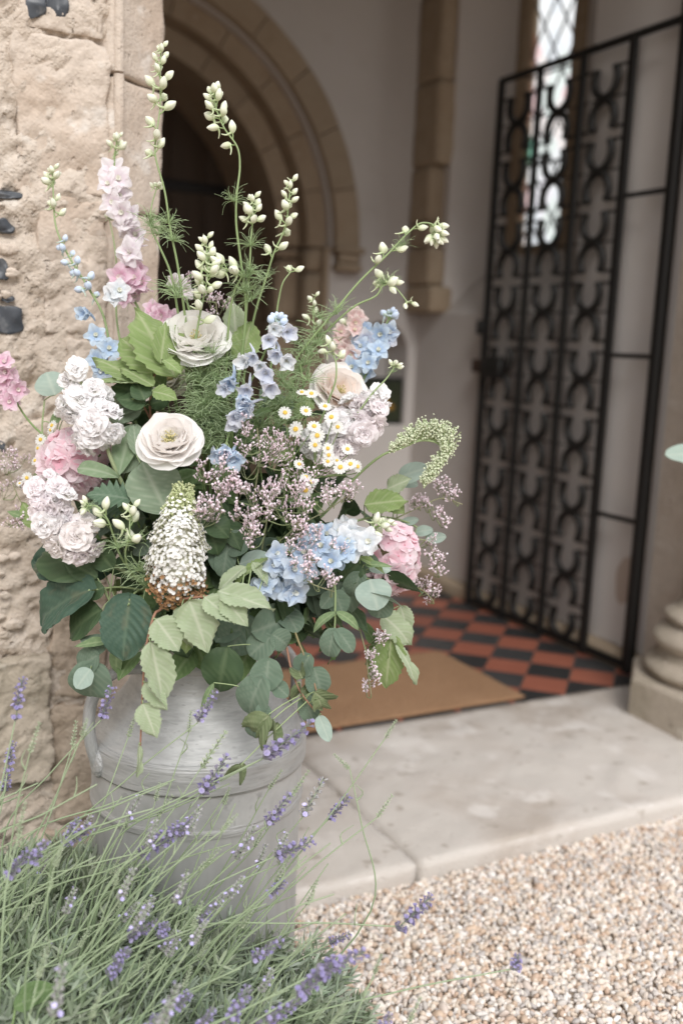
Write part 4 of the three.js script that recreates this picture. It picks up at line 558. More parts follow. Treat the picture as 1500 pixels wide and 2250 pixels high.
// -- the pale larkspur with blue flowers on the left
{
  const { th, cv } = stemThing('delphinium', 'slender blue delphinium leaning left before the stone wall, green buds on top', 'delphinium', [[116, 378, 1.56], [118, 430, 1.56], [124, 500, 1.56], [150, 560, 1.56], [190, 625, 1.56], [226, 690, 1.56], [245, 770, 1.56], [290, 900, 1.55]], { c0: C.stem, c1: C.stemPale, group: 'blue delphiniums' });
  budsAlong(th, cv, 8, 0.90, 1.0, { size: [0.6, 0.9] }); budsAlong(th, cv, 4, 0.76, 0.82, { size: [0.8, 0.9] }); budsAlong(th, cv, 12, 0.36, 0.62, { geos: G.blueBud, size: [0.7, 1.0], out: 1.2 });
  for (const [x, y, k, dx, dy] of [[196, 688, 5, -0.6, -0.2], [212, 738, 4, 0.1, 0.2], [240, 768, 4, 0.3, 0.3], [225, 815, 0, -0.2, -0.3], [248, 655, 6, 0.5, 0.4], [262, 640, 6, 0.4, 0.2], [215, 790, 4, -0.3, 0], [250, 812, 0, 0.3, -0.2]]) { const o = put('floret', G.delph[k], PM.petal, th, W3([x, y, 1.54]), ar(0.95, 1.15)); face(o, CBk.clone().addScaledVector(CRt, dx).addScaledVector(CUp, dy), AR() * 6); }
}
function spray(name, label, cat, path, florets, geos, { size = [0.9, 1.1], stem = {}, buds = null, group, dz = -0.012 } = {}) {
  const { th, cv } = stemThing(name, label, cat, path, { ...stem, group }); if (buds) budsAlong(th, cv, buds[0], buds[1], buds[2], { geos: buds[3] || G.larkBud, size: [0.6, 0.95] });
  for (const f of florets) { const [x, y, z] = f, dx = f[3] ?? ar(-0.6, 0.6), dy = f[4] ?? ar(-0.4, 0.5), k = f[5] ?? Math.floor(AR() * geos.length); const p = W3([x, y, z + dz]), o = put('floret', geos[k % geos.length], PM.petal, th, p, ar(size[0], size[1])); face(o, CBk.clone().addScaledVector(CRt, dx).addScaledVector(CUp, dy), AR() * 6); let best = P0(cv, p); add('floret_stalk', tube([best.sub(th.position), best.clone().lerp(o.position, 0.6).add(V3(0, 0.003, 0)), o.position.clone()], 0.0009, 0.0008, 4, 4, C.stemPale), PM.stem, th); }
  return { th, cv };
}
function P0(cv, p) { let b = null, bd = 9; for (let i = 0; i <= 24; i++) { const q = cv.getPoint(i / 24), d = q.distanceTo(p); if (d < bd) { bd = d; b = q; } } return b; }
const jitter = (list, n, s, zs = 0.02) => list.flatMap(([x, y, z]) => Array.from({ length: n }, () => [x + ar(-s, s), y + ar(-s, s), z + ar(-zs, zs)]));
// -- pink larkspurs
spray('pink_larkspur', 'tall pale pink larkspur standing close to the stone jamb', 'larkspur', [[258, 305, 1.62], [252, 350, 1.62], [256, 420, 1.62], [282, 490, 1.62], [292, 560, 1.62], [290, 640, 1.62], [340, 760, 1.6]], [...jitter([[248, 395, 1.62], [256, 430, 1.62]], 3, 16).map((f) => [...f, undefined, undefined, 2]), ...jitter([[270, 468, 1.62], [285, 500, 1.62]], 4, 20).map((f) => [...f, undefined, undefined, 3]), ...jitter([[298, 545, 1.62]], 3, 18).map((f) => [...f, undefined, undefined, 3]), ...jitter([[285, 600, 1.62], [298, 628, 1.62], [282, 645, 1.62]], 4, 20).map((f) => [...f, undefined, undefined, 0])], G.pink, { size: [1.0, 1.35], buds: [7, 0.86, 1.0], group: 'pink larkspurs' });
spray('pink_larkspur', 'pink larkspur head tucked behind the white rose', 'larkspur', [[352, 700, 1.58], [370, 740, 1.57], [400, 820, 1.56]], jitter([[345, 690, 1.57], [360, 705, 1.56], [380, 712, 1.56]], 3, 14).map((f) => [...f, undefined, undefined, 0]), G.pink, { size: [0.95, 1.15], group: 'pink larkspurs' });
spray('pink_larkspur', 'salmon pink larkspur spike beside the pale blue delphinium, white wall behind', 'larkspur', [[778, 690, 1.64], [765, 740, 1.63], [755, 790, 1.62], [740, 900, 1.6]], jitter([[775, 705, 1.63], [762, 740, 1.63], [755, 775, 1.62], [768, 795, 1.62]], 4, 16).map((f) => [...f, undefined, undefined, 4]), G.pink, { size: [0.8, 1.05], buds: [5, 0.8, 1.0], group: 'pink larkspurs' });
spray('pink_larkspur', 'pink larkspur stretching out sideways over the wall beyond the pink hydrangea', 'larkspur', [[2, 800, 1.56], [20, 850, 1.56], [60, 920, 1.56], [110, 970, 1.56], [190, 1050, 1.55]], jitter([[4, 805, 1.56], [14, 840, 1.56], [16, 880, 1.56], [28, 860, 1.56]], 4, 15).map((f) => [...f, undefined, undefined, 0]), G.pink, { size: [0.85, 1.05], group: 'pink larkspurs' });
spray('pink_larkspur', 'thin lilac pink sprig peeping up between larkspur stalks at the doorway', 'larkspur', [[395, 612, 1.55], [410, 660, 1.54], [430, 760, 1.53]], jitter([[398, 618, 1.55], [405, 640, 1.55]], 3, 14).map((f) => [...f, undefined, undefined, 3]), G.pink, { size: [0.6, 0.75], group: 'pink larkspurs' });
// -- blue delphiniums
const bellsDown = (L) => L.map(([x, y, z, k, dx, dy]) => [x, y, z, dx ?? ar(-0.5, 0.5), dy ?? ar(-0.9, -0.2), k]);
spray('delphinium', 'icy blue delphinium with hanging bells in the middle of the bouquet', 'delphinium', [[612, 705, 1.40], [595, 740, 1.40], [575, 790, 1.41], [545, 850, 1.42], [520, 900, 1.43], [510, 960, 1.45], [500, 1040, 1.5]], bellsDown([[600, 722, 1.4, 7], [628, 728, 1.4, 3], [590, 745, 1.4, 3], [558, 778, 1.4, 3], [545, 795, 1.4, 7, -0.6, -0.2], [612, 772, 1.4, 3], [628, 790, 1.4, 7], [585, 815, 1.39, 3, 0, -0.5], [592, 840, 1.39, 3, 0.2, -0.9], [570, 800, 1.39, 7], [512, 832, 1.41, 1], [498, 850, 1.41, 3], [545, 852, 1.4, 3], [535, 872, 1.4, 1], [530, 895, 1.4, 1, 0.2, -0.9], [512, 918, 1.41, 3], [520, 905, 1.4, 3], [548, 885, 1.4, 3]]), G.delph, { size: [1.0, 1.3], buds: [9, 0.9, 1.0, G.blueBud], group: 'blue delphiniums' });
spray('delphinium', 'lone drooping blue delphinium bell right of the blush rose', 'delphinium', [[498, 970, 1.40], [505, 950, 1.41], [510, 990, 1.46], [500, 1050, 1.5]], [[498, 985, 1.4, -0.1, -0.8, 1], [488, 995, 1.4, -0.5, -0.5, 1], [508, 1000, 1.4, 0.4, -0.6, 5]], G.delph, { size: [1.25, 1.45], group: 'blue delphiniums' });
spray('delphinium', 'pale blue delphinium spike leaning to the niche in the white wall', 'delphinium', [[858, 690, 1.64], [845, 720, 1.63], [825, 770, 1.62], [800, 830, 1.6], [760, 920, 1.58]], jitter([[848, 735, 1.62], [858, 742, 1.62], [795, 728, 1.62], [812, 740, 1.62], [800, 765, 1.62], [822, 775, 1.62], [800, 795, 1.61], [785, 815, 1.61], [812, 808, 1.61]], 2, 13).map((f) => [...f, undefined, undefined, [0, 2, 6, 4][Math.floor(AR() * 4)]]), G.delph, { size: [0.85, 1.1], buds: [6, 0.88, 1.0, G.blueBud], group: 'blue delphiniums' });
spray('delphinium', 'blue and white delphinium lying across the lower bouquet beside the round pink hydrangea', 'delphinium', [[850, 1150, 1.44], [800, 1165, 1.43], [740, 1185, 1.42], [680, 1220, 1.42], [630, 1260, 1.43], [570, 1290, 1.46], [520, 1300, 1.5]], [...jitter([[775, 1158, 1.41], [800, 1185, 1.41], [765, 1195, 1.41], [745, 1160, 1.41]], 2, 14).map((f) => [...f, undefined, undefined, 6]), ...jitter([[705, 1172, 1.4], [700, 1205, 1.4], [725, 1225, 1.4], [668, 1200, 1.4], [680, 1240, 1.4], [740, 1215, 1.4]], 2, 15).map((f) => [...f, undefined, undefined, 4]), ...jitter([[605, 1228, 1.4], [635, 1245, 1.4], [622, 1285, 1.41], [590, 1290, 1.41], [655, 1262, 1.4], [575, 1305, 1.42], [640, 1300, 1.42]], 2, 14).map((f) => [...f, undefined, undefined, 0])], G.delph, { size: [0.95, 1.2], buds: [9, 0.86, 1.0], group: 'blue delphiniums' });
// -- roses: petals in rings
function rose(label, path, ctr, R0, facing, tint, open, seed) {
  const { th } = stemThing('garden_rose', label, 'rose', path, { r0: 0.003, r1: 0.0026, group: 'garden roses' }); const hd = sub('bloom', th); hd.position.copy(W3(ctr)).sub(th.position); face(hd, facing, 0.4); const q = rng(seed);
  const rings = open ? [[6, 1.0, 1.15, 1.72, 0.62, -0.06], [6, 1.02, 1.30, 1.05, 0.62, 0.0], [6, 1.0, 1.30, 0.42, 0.58, 0.03], [6, 0.92, 1.22, 0.10, 0.52, 0.05], [6, 0.74, 1.15, -0.05, 0.42, 0.06], [6, 0.56, 1.05, 0.0, 0.34, 0.06], [5, 0.42, 0.8, 0.1, 0.26, 0.06]] : [[5, 1.0, 1.15, 1.7, 0.80, -0.05], [5, 1.0, 1.3, 0.95, 0.80, 0.0], [5, 0.96, 1.3, 0.35, 0.74, 0.02], [4, 0.86, 1.2, 0.0, 0.66, 0.04], [4, 0.70, 1.0, -0.1, 0.5, 0.05]];
  rings.forEach(([n, L, a0, a1, w, z], k) => { for (let i = 0; i < n; i++) { const inner = tint[Math.min(tint.length - 1, k)], edge = mix3(inner, [0.955, 0.945, 0.935], 0.6); const g = petal({ len: R0 * L * (0.93 + 0.14 * q()), wid: R0 * w * (0.95 + 0.15 * q()), a0, a1: a1 + 0.25 * (q() - 0.5), phi: (i + 0.5 * (k & 1) + 0.22 * (q() - 0.5)) * 6.2832 / n, cup: 0.20 + 0.12 * q(), ruff: R0 * (open ? 0.05 + 0.05 * q() : 0.035 + 0.03 * q()), rf: 1.5, foot: 0.38, pw: 0.5, blunt: 0.26, notch: 0.06 * q(), z0: R0 * z, seed: seed + k * 10 + i, nu: 12, nv: 10, col: (u, v) => mix3(inner, edge, sstep(0.15, 0.95, v)) }); add('petal', g, PM.petal, hd); } });
  const st = []; for (let i = 0; i < (open ? 46 : 20); i++) { const a = i * 2.4, r = R0 * 0.16 * Math.sqrt(i / 46), l = R0 * (0.30 + 0.16 * q()); const e = V3(r * 1.6 * Math.cos(a), r * 1.6 * Math.sin(a), l); st.push(tube([V3(r * 0.5 * Math.cos(a), r * 0.5 * Math.sin(a), 0.004), e], 0.0005, 0.0004, 4, 3, [0.55, 0.55, 0.25])); st.push(ball(0.0012, [0.58, 0.50, 0.24], e.x, e.y, e.z, 1, 1, 1, 5, 4)); } add('stamens', st, PM.bud, hd);
  const se = []; for (let i = 0; i < 5; i++) se.push(petal({ len: R0 * 0.55, wid: R0 * 0.13, a0: 1.3, a1: 2.3, phi: i * 1.2566, foot: 0.4, z0: -0.004, nu: 4, nv: 6, col: () => [0.24, 0.32, 0.12] })); add('sepals', se, PM.leaf, hd); return th;
}
const blush = [[0.95, 0.925, 0.905], [0.95, 0.92, 0.895], [0.95, 0.91, 0.875], [0.95, 0.90, 0.86], [0.95, 0.90, 0.86], [0.95, 0.91, 0.87]];
rose('wide open blush cream rose with green centre in the middle of the bouquet', [[376, 1000, 1.40], [385, 1080, 1.44], [420, 1200, 1.5]], [376, 978, 1.375], 0.047, CBk.clone().addScaledVector(CUp, 0.62).addScaledVector(CRt, 0.05), blush, true, 3100);
rose('full ivory white rose behind the larkspur stalks', [[430, 770, 1.50], [430, 850, 1.53]], [430, 758, 1.48], 0.053, CBk.clone().addScaledVector(CUp, 0.7).addScaledVector(CRt, 0.15), [[0.95, 0.945, 0.92], [0.95, 0.94, 0.91], [0.95, 0.935, 0.895], [0.95, 0.93, 0.885], [0.95, 0.925, 0.87]], false, 3200);
rose('peach tinted rose half hidden behind the daisies and lilac stock', [[745, 885, 1.56], [700, 960, 1.55]], [740, 868, 1.53], 0.047, CBk.clone().addScaledVector(CUp, 0.5).addScaledVector(CRt, 0.45), [[0.95, 0.93, 0.91], [0.95, 0.91, 0.86], [0.95, 0.86, 0.79], [0.95, 0.82, 0.73]], false, 3300);
rose('small cream rose bud head sunk among the leaves under the ivory rose', [[372, 850, 1.56], [390, 900, 1.56]], [376, 838, 1.555], 0.030, CBk.clone().addScaledVector(CUp, 0.3), [[0.84, 0.82, 0.70], [0.82, 0.80, 0.66]], false, 3400);
// -- stocks
function stock(label, path, heads, leaves, r = 0.0038) { const { th, cv } = stemThing('stock_flower', label, 'stock flower', path, { r0: r, r1: 0.0022, c0: [0.20, 0.27, 0.12], c1: [0.40, 0.44, 0.27], group: 'stock flowers' }); for (const [x, y, z, R1, n, ks, sz] of heads) headOf(th, 'floret', ks.map((k) => G.stock[k]), PM.petal, W3([x, y, z]), R1 * 0.92, Math.ceil(n * 0.66), { size: sz * 1.22, min: -0.2, jit: 0.45 }); for (const [k, b, t, w] of leaves) leafBT(th, k, b, t, { wide: w ?? 1 }); return th; }
stock('white stock rising highest at the wall side, florets in three tiers', [[176, 828, 1.42], [184, 860, 1.42], [198, 895, 1.42], [225, 950, 1.42], [245, 1010, 1.42], [268, 1060, 1.43], [300, 1120, 1.46]], [[172, 818, 1.425, 0.013, 10, [0, 1], 0.8], [152, 838, 1.43, 0.005, 3, [1], 0.6], [208, 872, 1.43, 0.016, 11, [0, 1, 4], 0.95], [168, 888, 1.42, 0.016, 11, [1, 4], 0.95], [222, 935, 1.41, 0.024, 20, [0, 1, 4], 1.05], [205, 958, 1.41, 0.016, 10, [0, 4], 1.0]], [['stockLeaf', [262, 1050, 1.42], [178, 1012, 1.38]], ['stockLeaf', [262, 1045, 1.42], [285, 930, 1.44], 1.3], ['under', [270, 1040, 1.43], [300, 925, 1.45], 0.7]]);
stock('blush white stock hanging below the pink hydrangea with a green bud tip', [[105, 1050, 1.40], [112, 1085, 1.40], [125, 1140, 1.40], [160, 1180, 1.41], [230, 1230, 1.45], [320, 1280, 1.5]], [[108, 1052, 1.40, 0.010, 6, [2], 0.45], [92, 1082, 1.40, 0.014, 9, [1, 2], 0.85], [128, 1078, 1.40, 0.014, 9, [0, 2], 0.85], [110, 1118, 1.40, 0.020, 13, [2, 5], 0.95], [138, 1108, 1.39, 0.014, 9, [0, 2], 0.9], [112, 1145, 1.39, 0.015, 8, [0], 0.95], [150, 1175, 1.40, 0.024, 16, [3, 5, 2], 1.0], [178, 1180, 1.40, 0.022, 15, [3, 2], 1.05], [172, 1210, 1.40, 0.013, 8, [3, 5], 0.9]], []);
stock('lilac white stock leaning right behind the daisies', [[822, 875, 1.48], [800, 910, 1.48], [760, 950, 1.49], [700, 1000, 1.5], [620, 1090, 1.52]], [[822, 878, 1.48, 0.014, 10, [0, 1], 0.8], [812, 908, 1.48, 0.020, 14, [2, 5], 0.95], [780, 905, 1.49, 0.020, 14, [2, 1], 0.95], [792, 945, 1.48, 0.018, 12, [2, 5], 1.0], [748, 950, 1.49, 0.022, 15, [1, 4, 2], 1.05], [705, 975, 1.49, 0.020, 14, [4, 1], 1.05], [720, 1008, 1.49, 0.016, 10, [3, 2], 1.0], [765, 968, 1.49, 0.014, 9, [2, 4], 0.95]], []);
// -- hydrangeas
function hydrangea(label, path, ctr, R1, n, squash, ks, size) { const { th } = stemThing('hydrangea', label, 'hydrangea', path, { r0: 0.004, r1: 0.0035, group: 'pink hydrangeas' }); headOf(th, 'floret', ks.map((k) => G.hyd[k]), PM.petal, W3(ctr), R1, n, { size, squash, min: -0.5, jit: 0.12 }); add('flower_core', (() => { const g = ball(R1 * 0.72, [0.30, 0.36, 0.18], 0, 0, 0, 1, squash, 1, 14, 10); const w = W3(ctr).sub(th.position); g.translate(w.x, w.y, w.z); return g; })(), PM.bud, th); return th; }
hydrangea('large pink hydrangea head between the two white stocks', [[165, 1015, 1.5], [230, 1100, 1.5], [330, 1220, 1.52]], [168, 1016, 1.485], 0.046, 58, 0.95, [1, 0, 2, 4], 1.0);
hydrangea('round candy pink hydrangea at the side facing the iron gate', [[850, 1225, 1.52], [760, 1260, 1.52], [640, 1300, 1.54]], [858, 1228, 1.51], 0.038, 64, 1.32, [1, 2, 4, 0], 0.82);
// -- white buddleia cone, browning at its foot
{
  const path = [[404, 1068, 1.38], [396, 1120, 1.37], [392, 1200, 1.36], [388, 1280, 1.38], [380, 1320, 1.44]], { th, cv } = stemThing('buddleia', 'cone of white buddleia, green at the tip and withered brown at its foot', 'buddleia', path, { r0: 0.003, r1: 0.0015, c1: C.stemPale });
  const fl = (d, p, s, col, cc, gs, nP = 4) => { const e = p.clone().addScaledVector(d, 0.0062 * s); gs.push(tube([p, e], 0.0005 * s, 0.0008 * s, 4, 1, cc, cc)); const q = new THREE.Quaternion().setFromUnitVectors(V3(0, 0, 1), d); for (let i = 0; i < nP; i++) { const g = petal({ len: 0.0026 * s, wid: 0.0015 * s, a0: 0.8, a1: 1.6, phi: i * 1.5708 + p.x * 900, foot: 0.4, nu: 2, nv: 2, col: () => col }); g.applyQuaternion(q); g.translate(e.x, e.y, e.z); gs.push(g); } };
  { add('spike_core', surf(10, 24, (u, v) => { const t = 1 - 0.02 - 0.74 * v, p = cv.getPoint(t).sub(th.position), tg = cv.getTangent(t), e1 = CRt.clone().addScaledVector(tg, -CRt.dot(tg)).normalize(), e2 = tg.clone().cross(e1), r = (0.013 + 0.028 * sstep(0, 0.62, 1 - t)) * 0.78 * 0.70 * (v < 0.06 ? v / 0.06 : 1), a = u * 6.2832; return p.addScaledVector(e1, Math.cos(a) * r).addScaledVector(e2, Math.sin(a) * r).toArray(); }, (u, v) => v < 0.42 ? [0.46, 0.50, 0.28] : [0.66, 0.66, 0.52]), PM.bud, th); }
  const tipG = [], white = [], brown = []; const N = 3300;
  for (let i = 0; i < N; i++) { const k = (i + AR()) / N, t = 1 - Math.pow(k, 0.75) * 0.80, p = cv.getPoint(t), tg = cv.getTangent(t), kk = 1 - t, a = AR() * 6.2832, e1 = CRt.clone().addScaledVector(tg, -CRt.dot(tg)).normalize(), e2 = tg.clone().cross(e1); const lump = 1 + 0.30 * vnoise(Math.cos(a) * 2.4, Math.sin(a) * 2.4, t * 30, 3), Rr = (0.013 + 0.028 * sstep(0, 0.62, kk) * (kk > 0.72 ? 1 - 0.55 * (kk - 0.72) / 0.2 : 1)) * 0.78 * lump * (0.62 + 0.42 * Math.sqrt(AR())); const d = e1.clone().multiplyScalar(Math.cos(a)).addScaledVector(e2, Math.sin(a)).addScaledVector(tg, 0.45 + 0.3 * AR()).normalize(); const q = p.sub(th.position).addScaledVector(e1, Math.cos(a) * Rr).addScaledVector(e2, Math.sin(a) * Rr);
    const m = kk + ar(-0.07, 0.07); if (m < 0.33) { const c = mix3([0.42, 0.48, 0.22], [0.58, 0.62, 0.38], AR()); tipG.push(tube([q, q.clone().addScaledVector(d, 0.0045)], 0.0005, 0.0011, 4, 1, [0.36, 0.42, 0.2], c)); tipG.push(ball(0.0013, c, ...q.clone().addScaledVector(d, 0.005).toArray(), 1, 1, 1, 5, 4)); if (m > 0.22 && AR() < 0.35) fl(d, q, 1.0, [0.86, 0.86, 0.76], [0.52, 0.56, 0.32], tipG); } else if (m < 0.68 || AR() < 0.12) fl(d, q, ar(0.9, 1.25), mix3([0.92, 0.91, 0.88], [0.94, 0.94, 0.93], AR()), [0.66, 0.66, 0.50], white); else { const c = mix3([0.24, 0.12, 0.055], [0.46, 0.28, 0.14], AR()); fl(d.addScaledVector(CUp, -0.5).normalize(), q, ar(0.8, 1.2), c, mix3(c, [0.2, 0.1, 0.05], 0.4), brown); } }
  add('green_tip', tipG, PM.bud, th); add('white_florets', white, PM.petal, th); add('withered_florets', brown, PM.dry, th); th.children.slice(-3).forEach((o) => o.userData.kind = 'stuff');
}
// -- arching pale green plume on the right
{
  const { th, cv } = stemThing('green_plume', 'arching pale green plume of tiny buds curving towards the white wall', 'plume', [[930, 1072, 1.46], [958, 1035, 1.46], [978, 1000, 1.46], [962, 975, 1.46], [925, 968, 1.46], [880, 985, 1.46], [840, 1000, 1.47], [780, 1050, 1.5], [700, 1140, 1.53]], { c1: [0.38, 0.46, 0.25] });
  const gs = []; for (let i = 0; i < 260; i++) { const t = 1 - 0.70 * Math.pow(i / 260, 0.9), p = cv.getPoint(t).sub(th.position), tg = cv.getTangent(t), up = CUp.clone().multiplyScalar(1.0).addScaledVector(CBk, ar(-0.4, 0.8)).addScaledVector(CRt, ar(-0.5, 0.9)).addScaledVector(tg, ar(-0.4, 0.3)).normalize(), L = (0.006 + 0.027 * Math.sin(Math.PI * clamp(0.08 + i / 290, 0, 1))) * ar(0.6, 1.2); const q = p.clone().addScaledVector(up, L); gs.push(tube([p, q], 0.0006, 0.0005, 4, 2, [0.36, 0.44, 0.22])); for (let j = 0; j < 9; j++) { const s = p.clone().lerp(q, ar(0.35, 1.05)).add(V3(ar(-1, 1), ar(-1, 1), ar(-1, 1)).multiplyScalar(0.0042)); gs.push(ball(ar(0.0010, 0.0019), mix3([0.48, 0.54, 0.35], [0.68, 0.72, 0.53], AR()), s.x, s.y, s.z, 1, 1, 1, 5, 4)); } }
  const o = add('tiny_buds', gs, PM.bud, th); o.userData.kind = 'stuff';
}
// -- sea lavender sprays
function seaLav(label, path, centres, n, spread, size = 1) { n = Math.max(3, n - 2); spread *= 1.12;
  const { th, cv } = stemThing('sea_lavender', label, 'sea lavender', path, { r0: 0.0016, r1: 0.0008, c0: [0.20, 0.26, 0.12], c1: [0.28, 0.27, 0.16], group: 'sea lavender sprays' }); const br = [];
  for (const [x, y, z] of centres) { const hub = W3([x - 6 + ar(-8, 8), y + spread * 0.9, z + 0.01]), foot = P0(cv, hub); br.push(tube([foot, foot.clone().lerp(hub, 0.5).add(V3(ar(-1, 1) * 0.006, -0.004, 0)), hub].map((p) => p.clone().sub(th.position)), 0.0009, 0.0006, 4, 6, [0.24, 0.29, 0.14])); for (let i = 0; i < n; i++) { const p = W3([x + ar(-spread, spread) * 1.2, y + ar(-spread, spread) * 0.9, z + ar(-0.025, 0.02)]); br.push(tube([hub, hub.clone().lerp(p, 0.55).add(V3(0, -0.002, 0.001)), p].map((q) => q.clone().sub(th.position)), 0.0006, 0.0004, 3, 4, [0.27, 0.30, 0.16])); const o = put('flower_cluster', G.limo[Math.floor(AR() * 7)], PM.petal, th, p, ar(0.75, 1.15) * size); orient(o, p.clone().sub(hub).normalize().addScaledVector(CUp, 0.5), CBk.clone().addScaledVector(CRt, ar(-1, 1))); } }
  add('branchlets', br, PM.stem, th);
}
seaLav('sea lavender spray in dusky pink spilling from beside the buddleia tip', [[470, 1050, 1.385], [480, 1090, 1.39], [500, 1150, 1.42], [520, 1230, 1.47]], [[455, 1045, 1.375], [498, 1035, 1.38], [505, 1065, 1.375], [440, 1130, 1.365], [465, 1115, 1.37], [452, 1145, 1.37], [492, 1098, 1.375]], 6, 17);
seaLav('darker pink sea lavender spray right of the lone blue bell', [[565, 940, 1.40], [570, 1000, 1.41], [560, 1080, 1.43], [540, 1200, 1.48]], [[565, 938, 1.40], [545, 975, 1.39], [560, 1000, 1.39], [585, 1005, 1.40], [545, 1035, 1.385], [605, 985, 1.40], [640, 990, 1.41], [628, 1015, 1.40]], 5, 18);
seaLav('broad pink sea lavender spray filling the centre above the blue delphinium', [[600, 1060, 1.39], [590, 1120, 1.39], [580, 1180, 1.41], [560, 1260, 1.46]], [[525, 1085, 1.375], [555, 1100, 1.37], [535, 1130, 1.37], [590, 1075, 1.38], [600, 1105, 1.375], [580, 1130, 1.37], [565, 1165, 1.365], [640, 1075, 1.385], [620, 1120, 1.38], [650, 1135, 1.38], [668, 1110, 1.385], [560, 1190, 1.37]], 6, 17);
seaLav('sea lavender sprig crossing the daisies, pink tufts at its end', [[770, 1085, 1.40], [720, 1120, 1.41], [650, 1160, 1.43], [560, 1240, 1.47]], [[752, 1088, 1.40], [735, 1098, 1.40], [775, 1088, 1.40], [690, 1040, 1.41], [665, 1050, 1.40], [705, 1070, 1.40]], 5, 13);
seaLav('pink sea lavender draped over the lower blue delphinium', [[735, 1300, 1.375], [690, 1285, 1.38], [640, 1255, 1.39], [600, 1250, 1.42], [540, 1270, 1.47]], [[690, 1180, 1.375], [715, 1195, 1.375], [650, 1200, 1.37], [640, 1175, 1.37], [672, 1225, 1.37], [660, 1245, 1.37], [688, 1255, 1.37], [700, 1285, 1.37], [725, 1300, 1.37], [735, 1210, 1.375]], 5, 13);
seaLav('mauve sea lavender reaching out past the round pink hydrangea', [[1015, 1108, 1.58], [970, 1095, 1.57], [920, 1115, 1.56], [850, 1150, 1.55], [740, 1220, 1.54]], [[985, 1080, 1.57], [1000, 1100, 1.57], [965, 1072, 1.57], [920, 1110, 1.56], [938, 1118, 1.56], [955, 1135, 1.56], [968, 1150, 1.56]], 3, 9, 0.9);
seaLav('two-forked sea lavender tip hanging just under the eucalyptus pair by the gate', [[962, 1260, 1.54], [950, 1215, 1.54], [940, 1190, 1.54], [880, 1190, 1.54], [760, 1240, 1.54]], [[940, 1195, 1.54], [948, 1218, 1.54], [955, 1240, 1.54], [962, 1258, 1.54]], 3, 8, 0.9);
seaLav('sea lavender sprig trailing over the tiles below the round pink hydrangea', [[950, 1318, 1.56], [925, 1295, 1.56], [890, 1290, 1.55], [800, 1300, 1.55]], [[925, 1285, 1.56], [935, 1300, 1.56], [948, 1316, 1.56]], 4, 9, 0.9);
seaLav('sea lavender tails dangling in front of the brown door mat', [[815, 1525, 1.47], [808, 1475, 1.47], [800, 1420, 1.47], [775, 1360, 1.48], [680, 1320, 1.5]], [[840, 1408, 1.48], [815, 1410, 1.48], [812, 1450, 1.47], [820, 1475, 1.47], [810, 1500, 1.47], [815, 1522, 1.47]], 4, 9, 0.9);
seaLav('faded mauve sea lavender low at the wall beyond the blush white stock', [[20, 1035, 1.6], [45, 1100, 1.6], [90, 1150, 1.58], [200, 1220, 1.55]], [[22, 1030, 1.6], [40, 1020, 1.6], [55, 1125, 1.59], [25, 1145, 1.59], [45, 1140, 1.59], [18, 1085, 1.6]], 4, 13);
seaLav('pale lilac sea lavender between the doorway and ivory rose', [[475, 665, 1.54], [480, 720, 1.54], [490, 820, 1.54]], [[470, 665, 1.54], [485, 685, 1.54], [395, 625, 1.56]], 4, 13);
// -- chamomile
function daisies(label, foot, list) { const { th, cv } = stemThing('chamomile', label, 'chamomile', foot, { r0: 0.0014, r1: 0.0010, c1: C.stemPale, group: 'chamomile sprigs' }); const top = W3(foot[0]); for (const [x, y, z, s, dx, dy] of list) { const p = W3([x, y, z]), h = sub('flower_head', th); h.position.copy(p).sub(th.position); h.scale.setScalar((s ?? 1) * ar(0.74, 0.92)); face(h, CBk.clone().addScaledVector(CRt, dx ?? ar(-0.5, 0.4)).addScaledVector(CUp, dy ?? ar(0, 0.8)), AR() * 6); add('petals', G.rays, PM.petal, h); add('disc', G.disc, PM.bud, h); const a = top.clone().sub(th.position), e = h.position.clone(); add('flower_stalk', tube([a, a.clone().lerp(e, 0.5).add(V3(0, -0.006, -0.006)), e.clone().addScaledVector(CUp, -0.008).addScaledVector(CBk, -0.008), e], 0.0008, 0.0007, 4, 8, C.stem, C.stemPale), PM.stem, th); } }
daisies('chamomile sprig with a bunch of white daisies in front of the lilac stock', [[690, 1050, 1.44], [660, 1120, 1.47], [600, 1200, 1.5]], [[690, 937, 1.415], [697, 957, 1.41], [692, 978, 1.41], [720, 985, 1.41, 0.8], [722, 1000, 1.41, 0.9], [763, 987, 1.41, 1], [742, 938, 1.42, 0.8], [728, 917, 1.42, 1], [720, 1014, 1.41, 0.8], [748, 1027, 1.40, 1.1], [770, 1020, 1.40, 1.1], [657, 1020, 1.41, 0.8], [785, 1025, 1.41, 0.8, 0.9, 0], [740, 1012, 1.42, 0.7]]);
daisies('chamomile sprig whose daisies stand just above the dark pink sea lavender', [[640, 1010, 1.45], [620, 1100, 1.48], [570, 1200, 1.5]], [[626, 907, 1.42, 0.95], [672, 903, 1.42, 1.05], [650, 943, 1.41, 1.15], [663, 862, 1.43, 0.8, 0, 1.4], [684, 865, 1.43, 1, 0.2, 0.9], [714, 893, 1.43, 0.9, 0.2, 1.0]]);
daisies('three chamomile daisies dropping over the sea lavender centre', [[660, 1110, 1.43], [630, 1180, 1.47]], [[683, 1060, 1.395, 0.95, 0, 1.1], [672, 1048, 1.40, 0.8, 0, 1.2], [672, 1077, 1.395, 1.05]]);
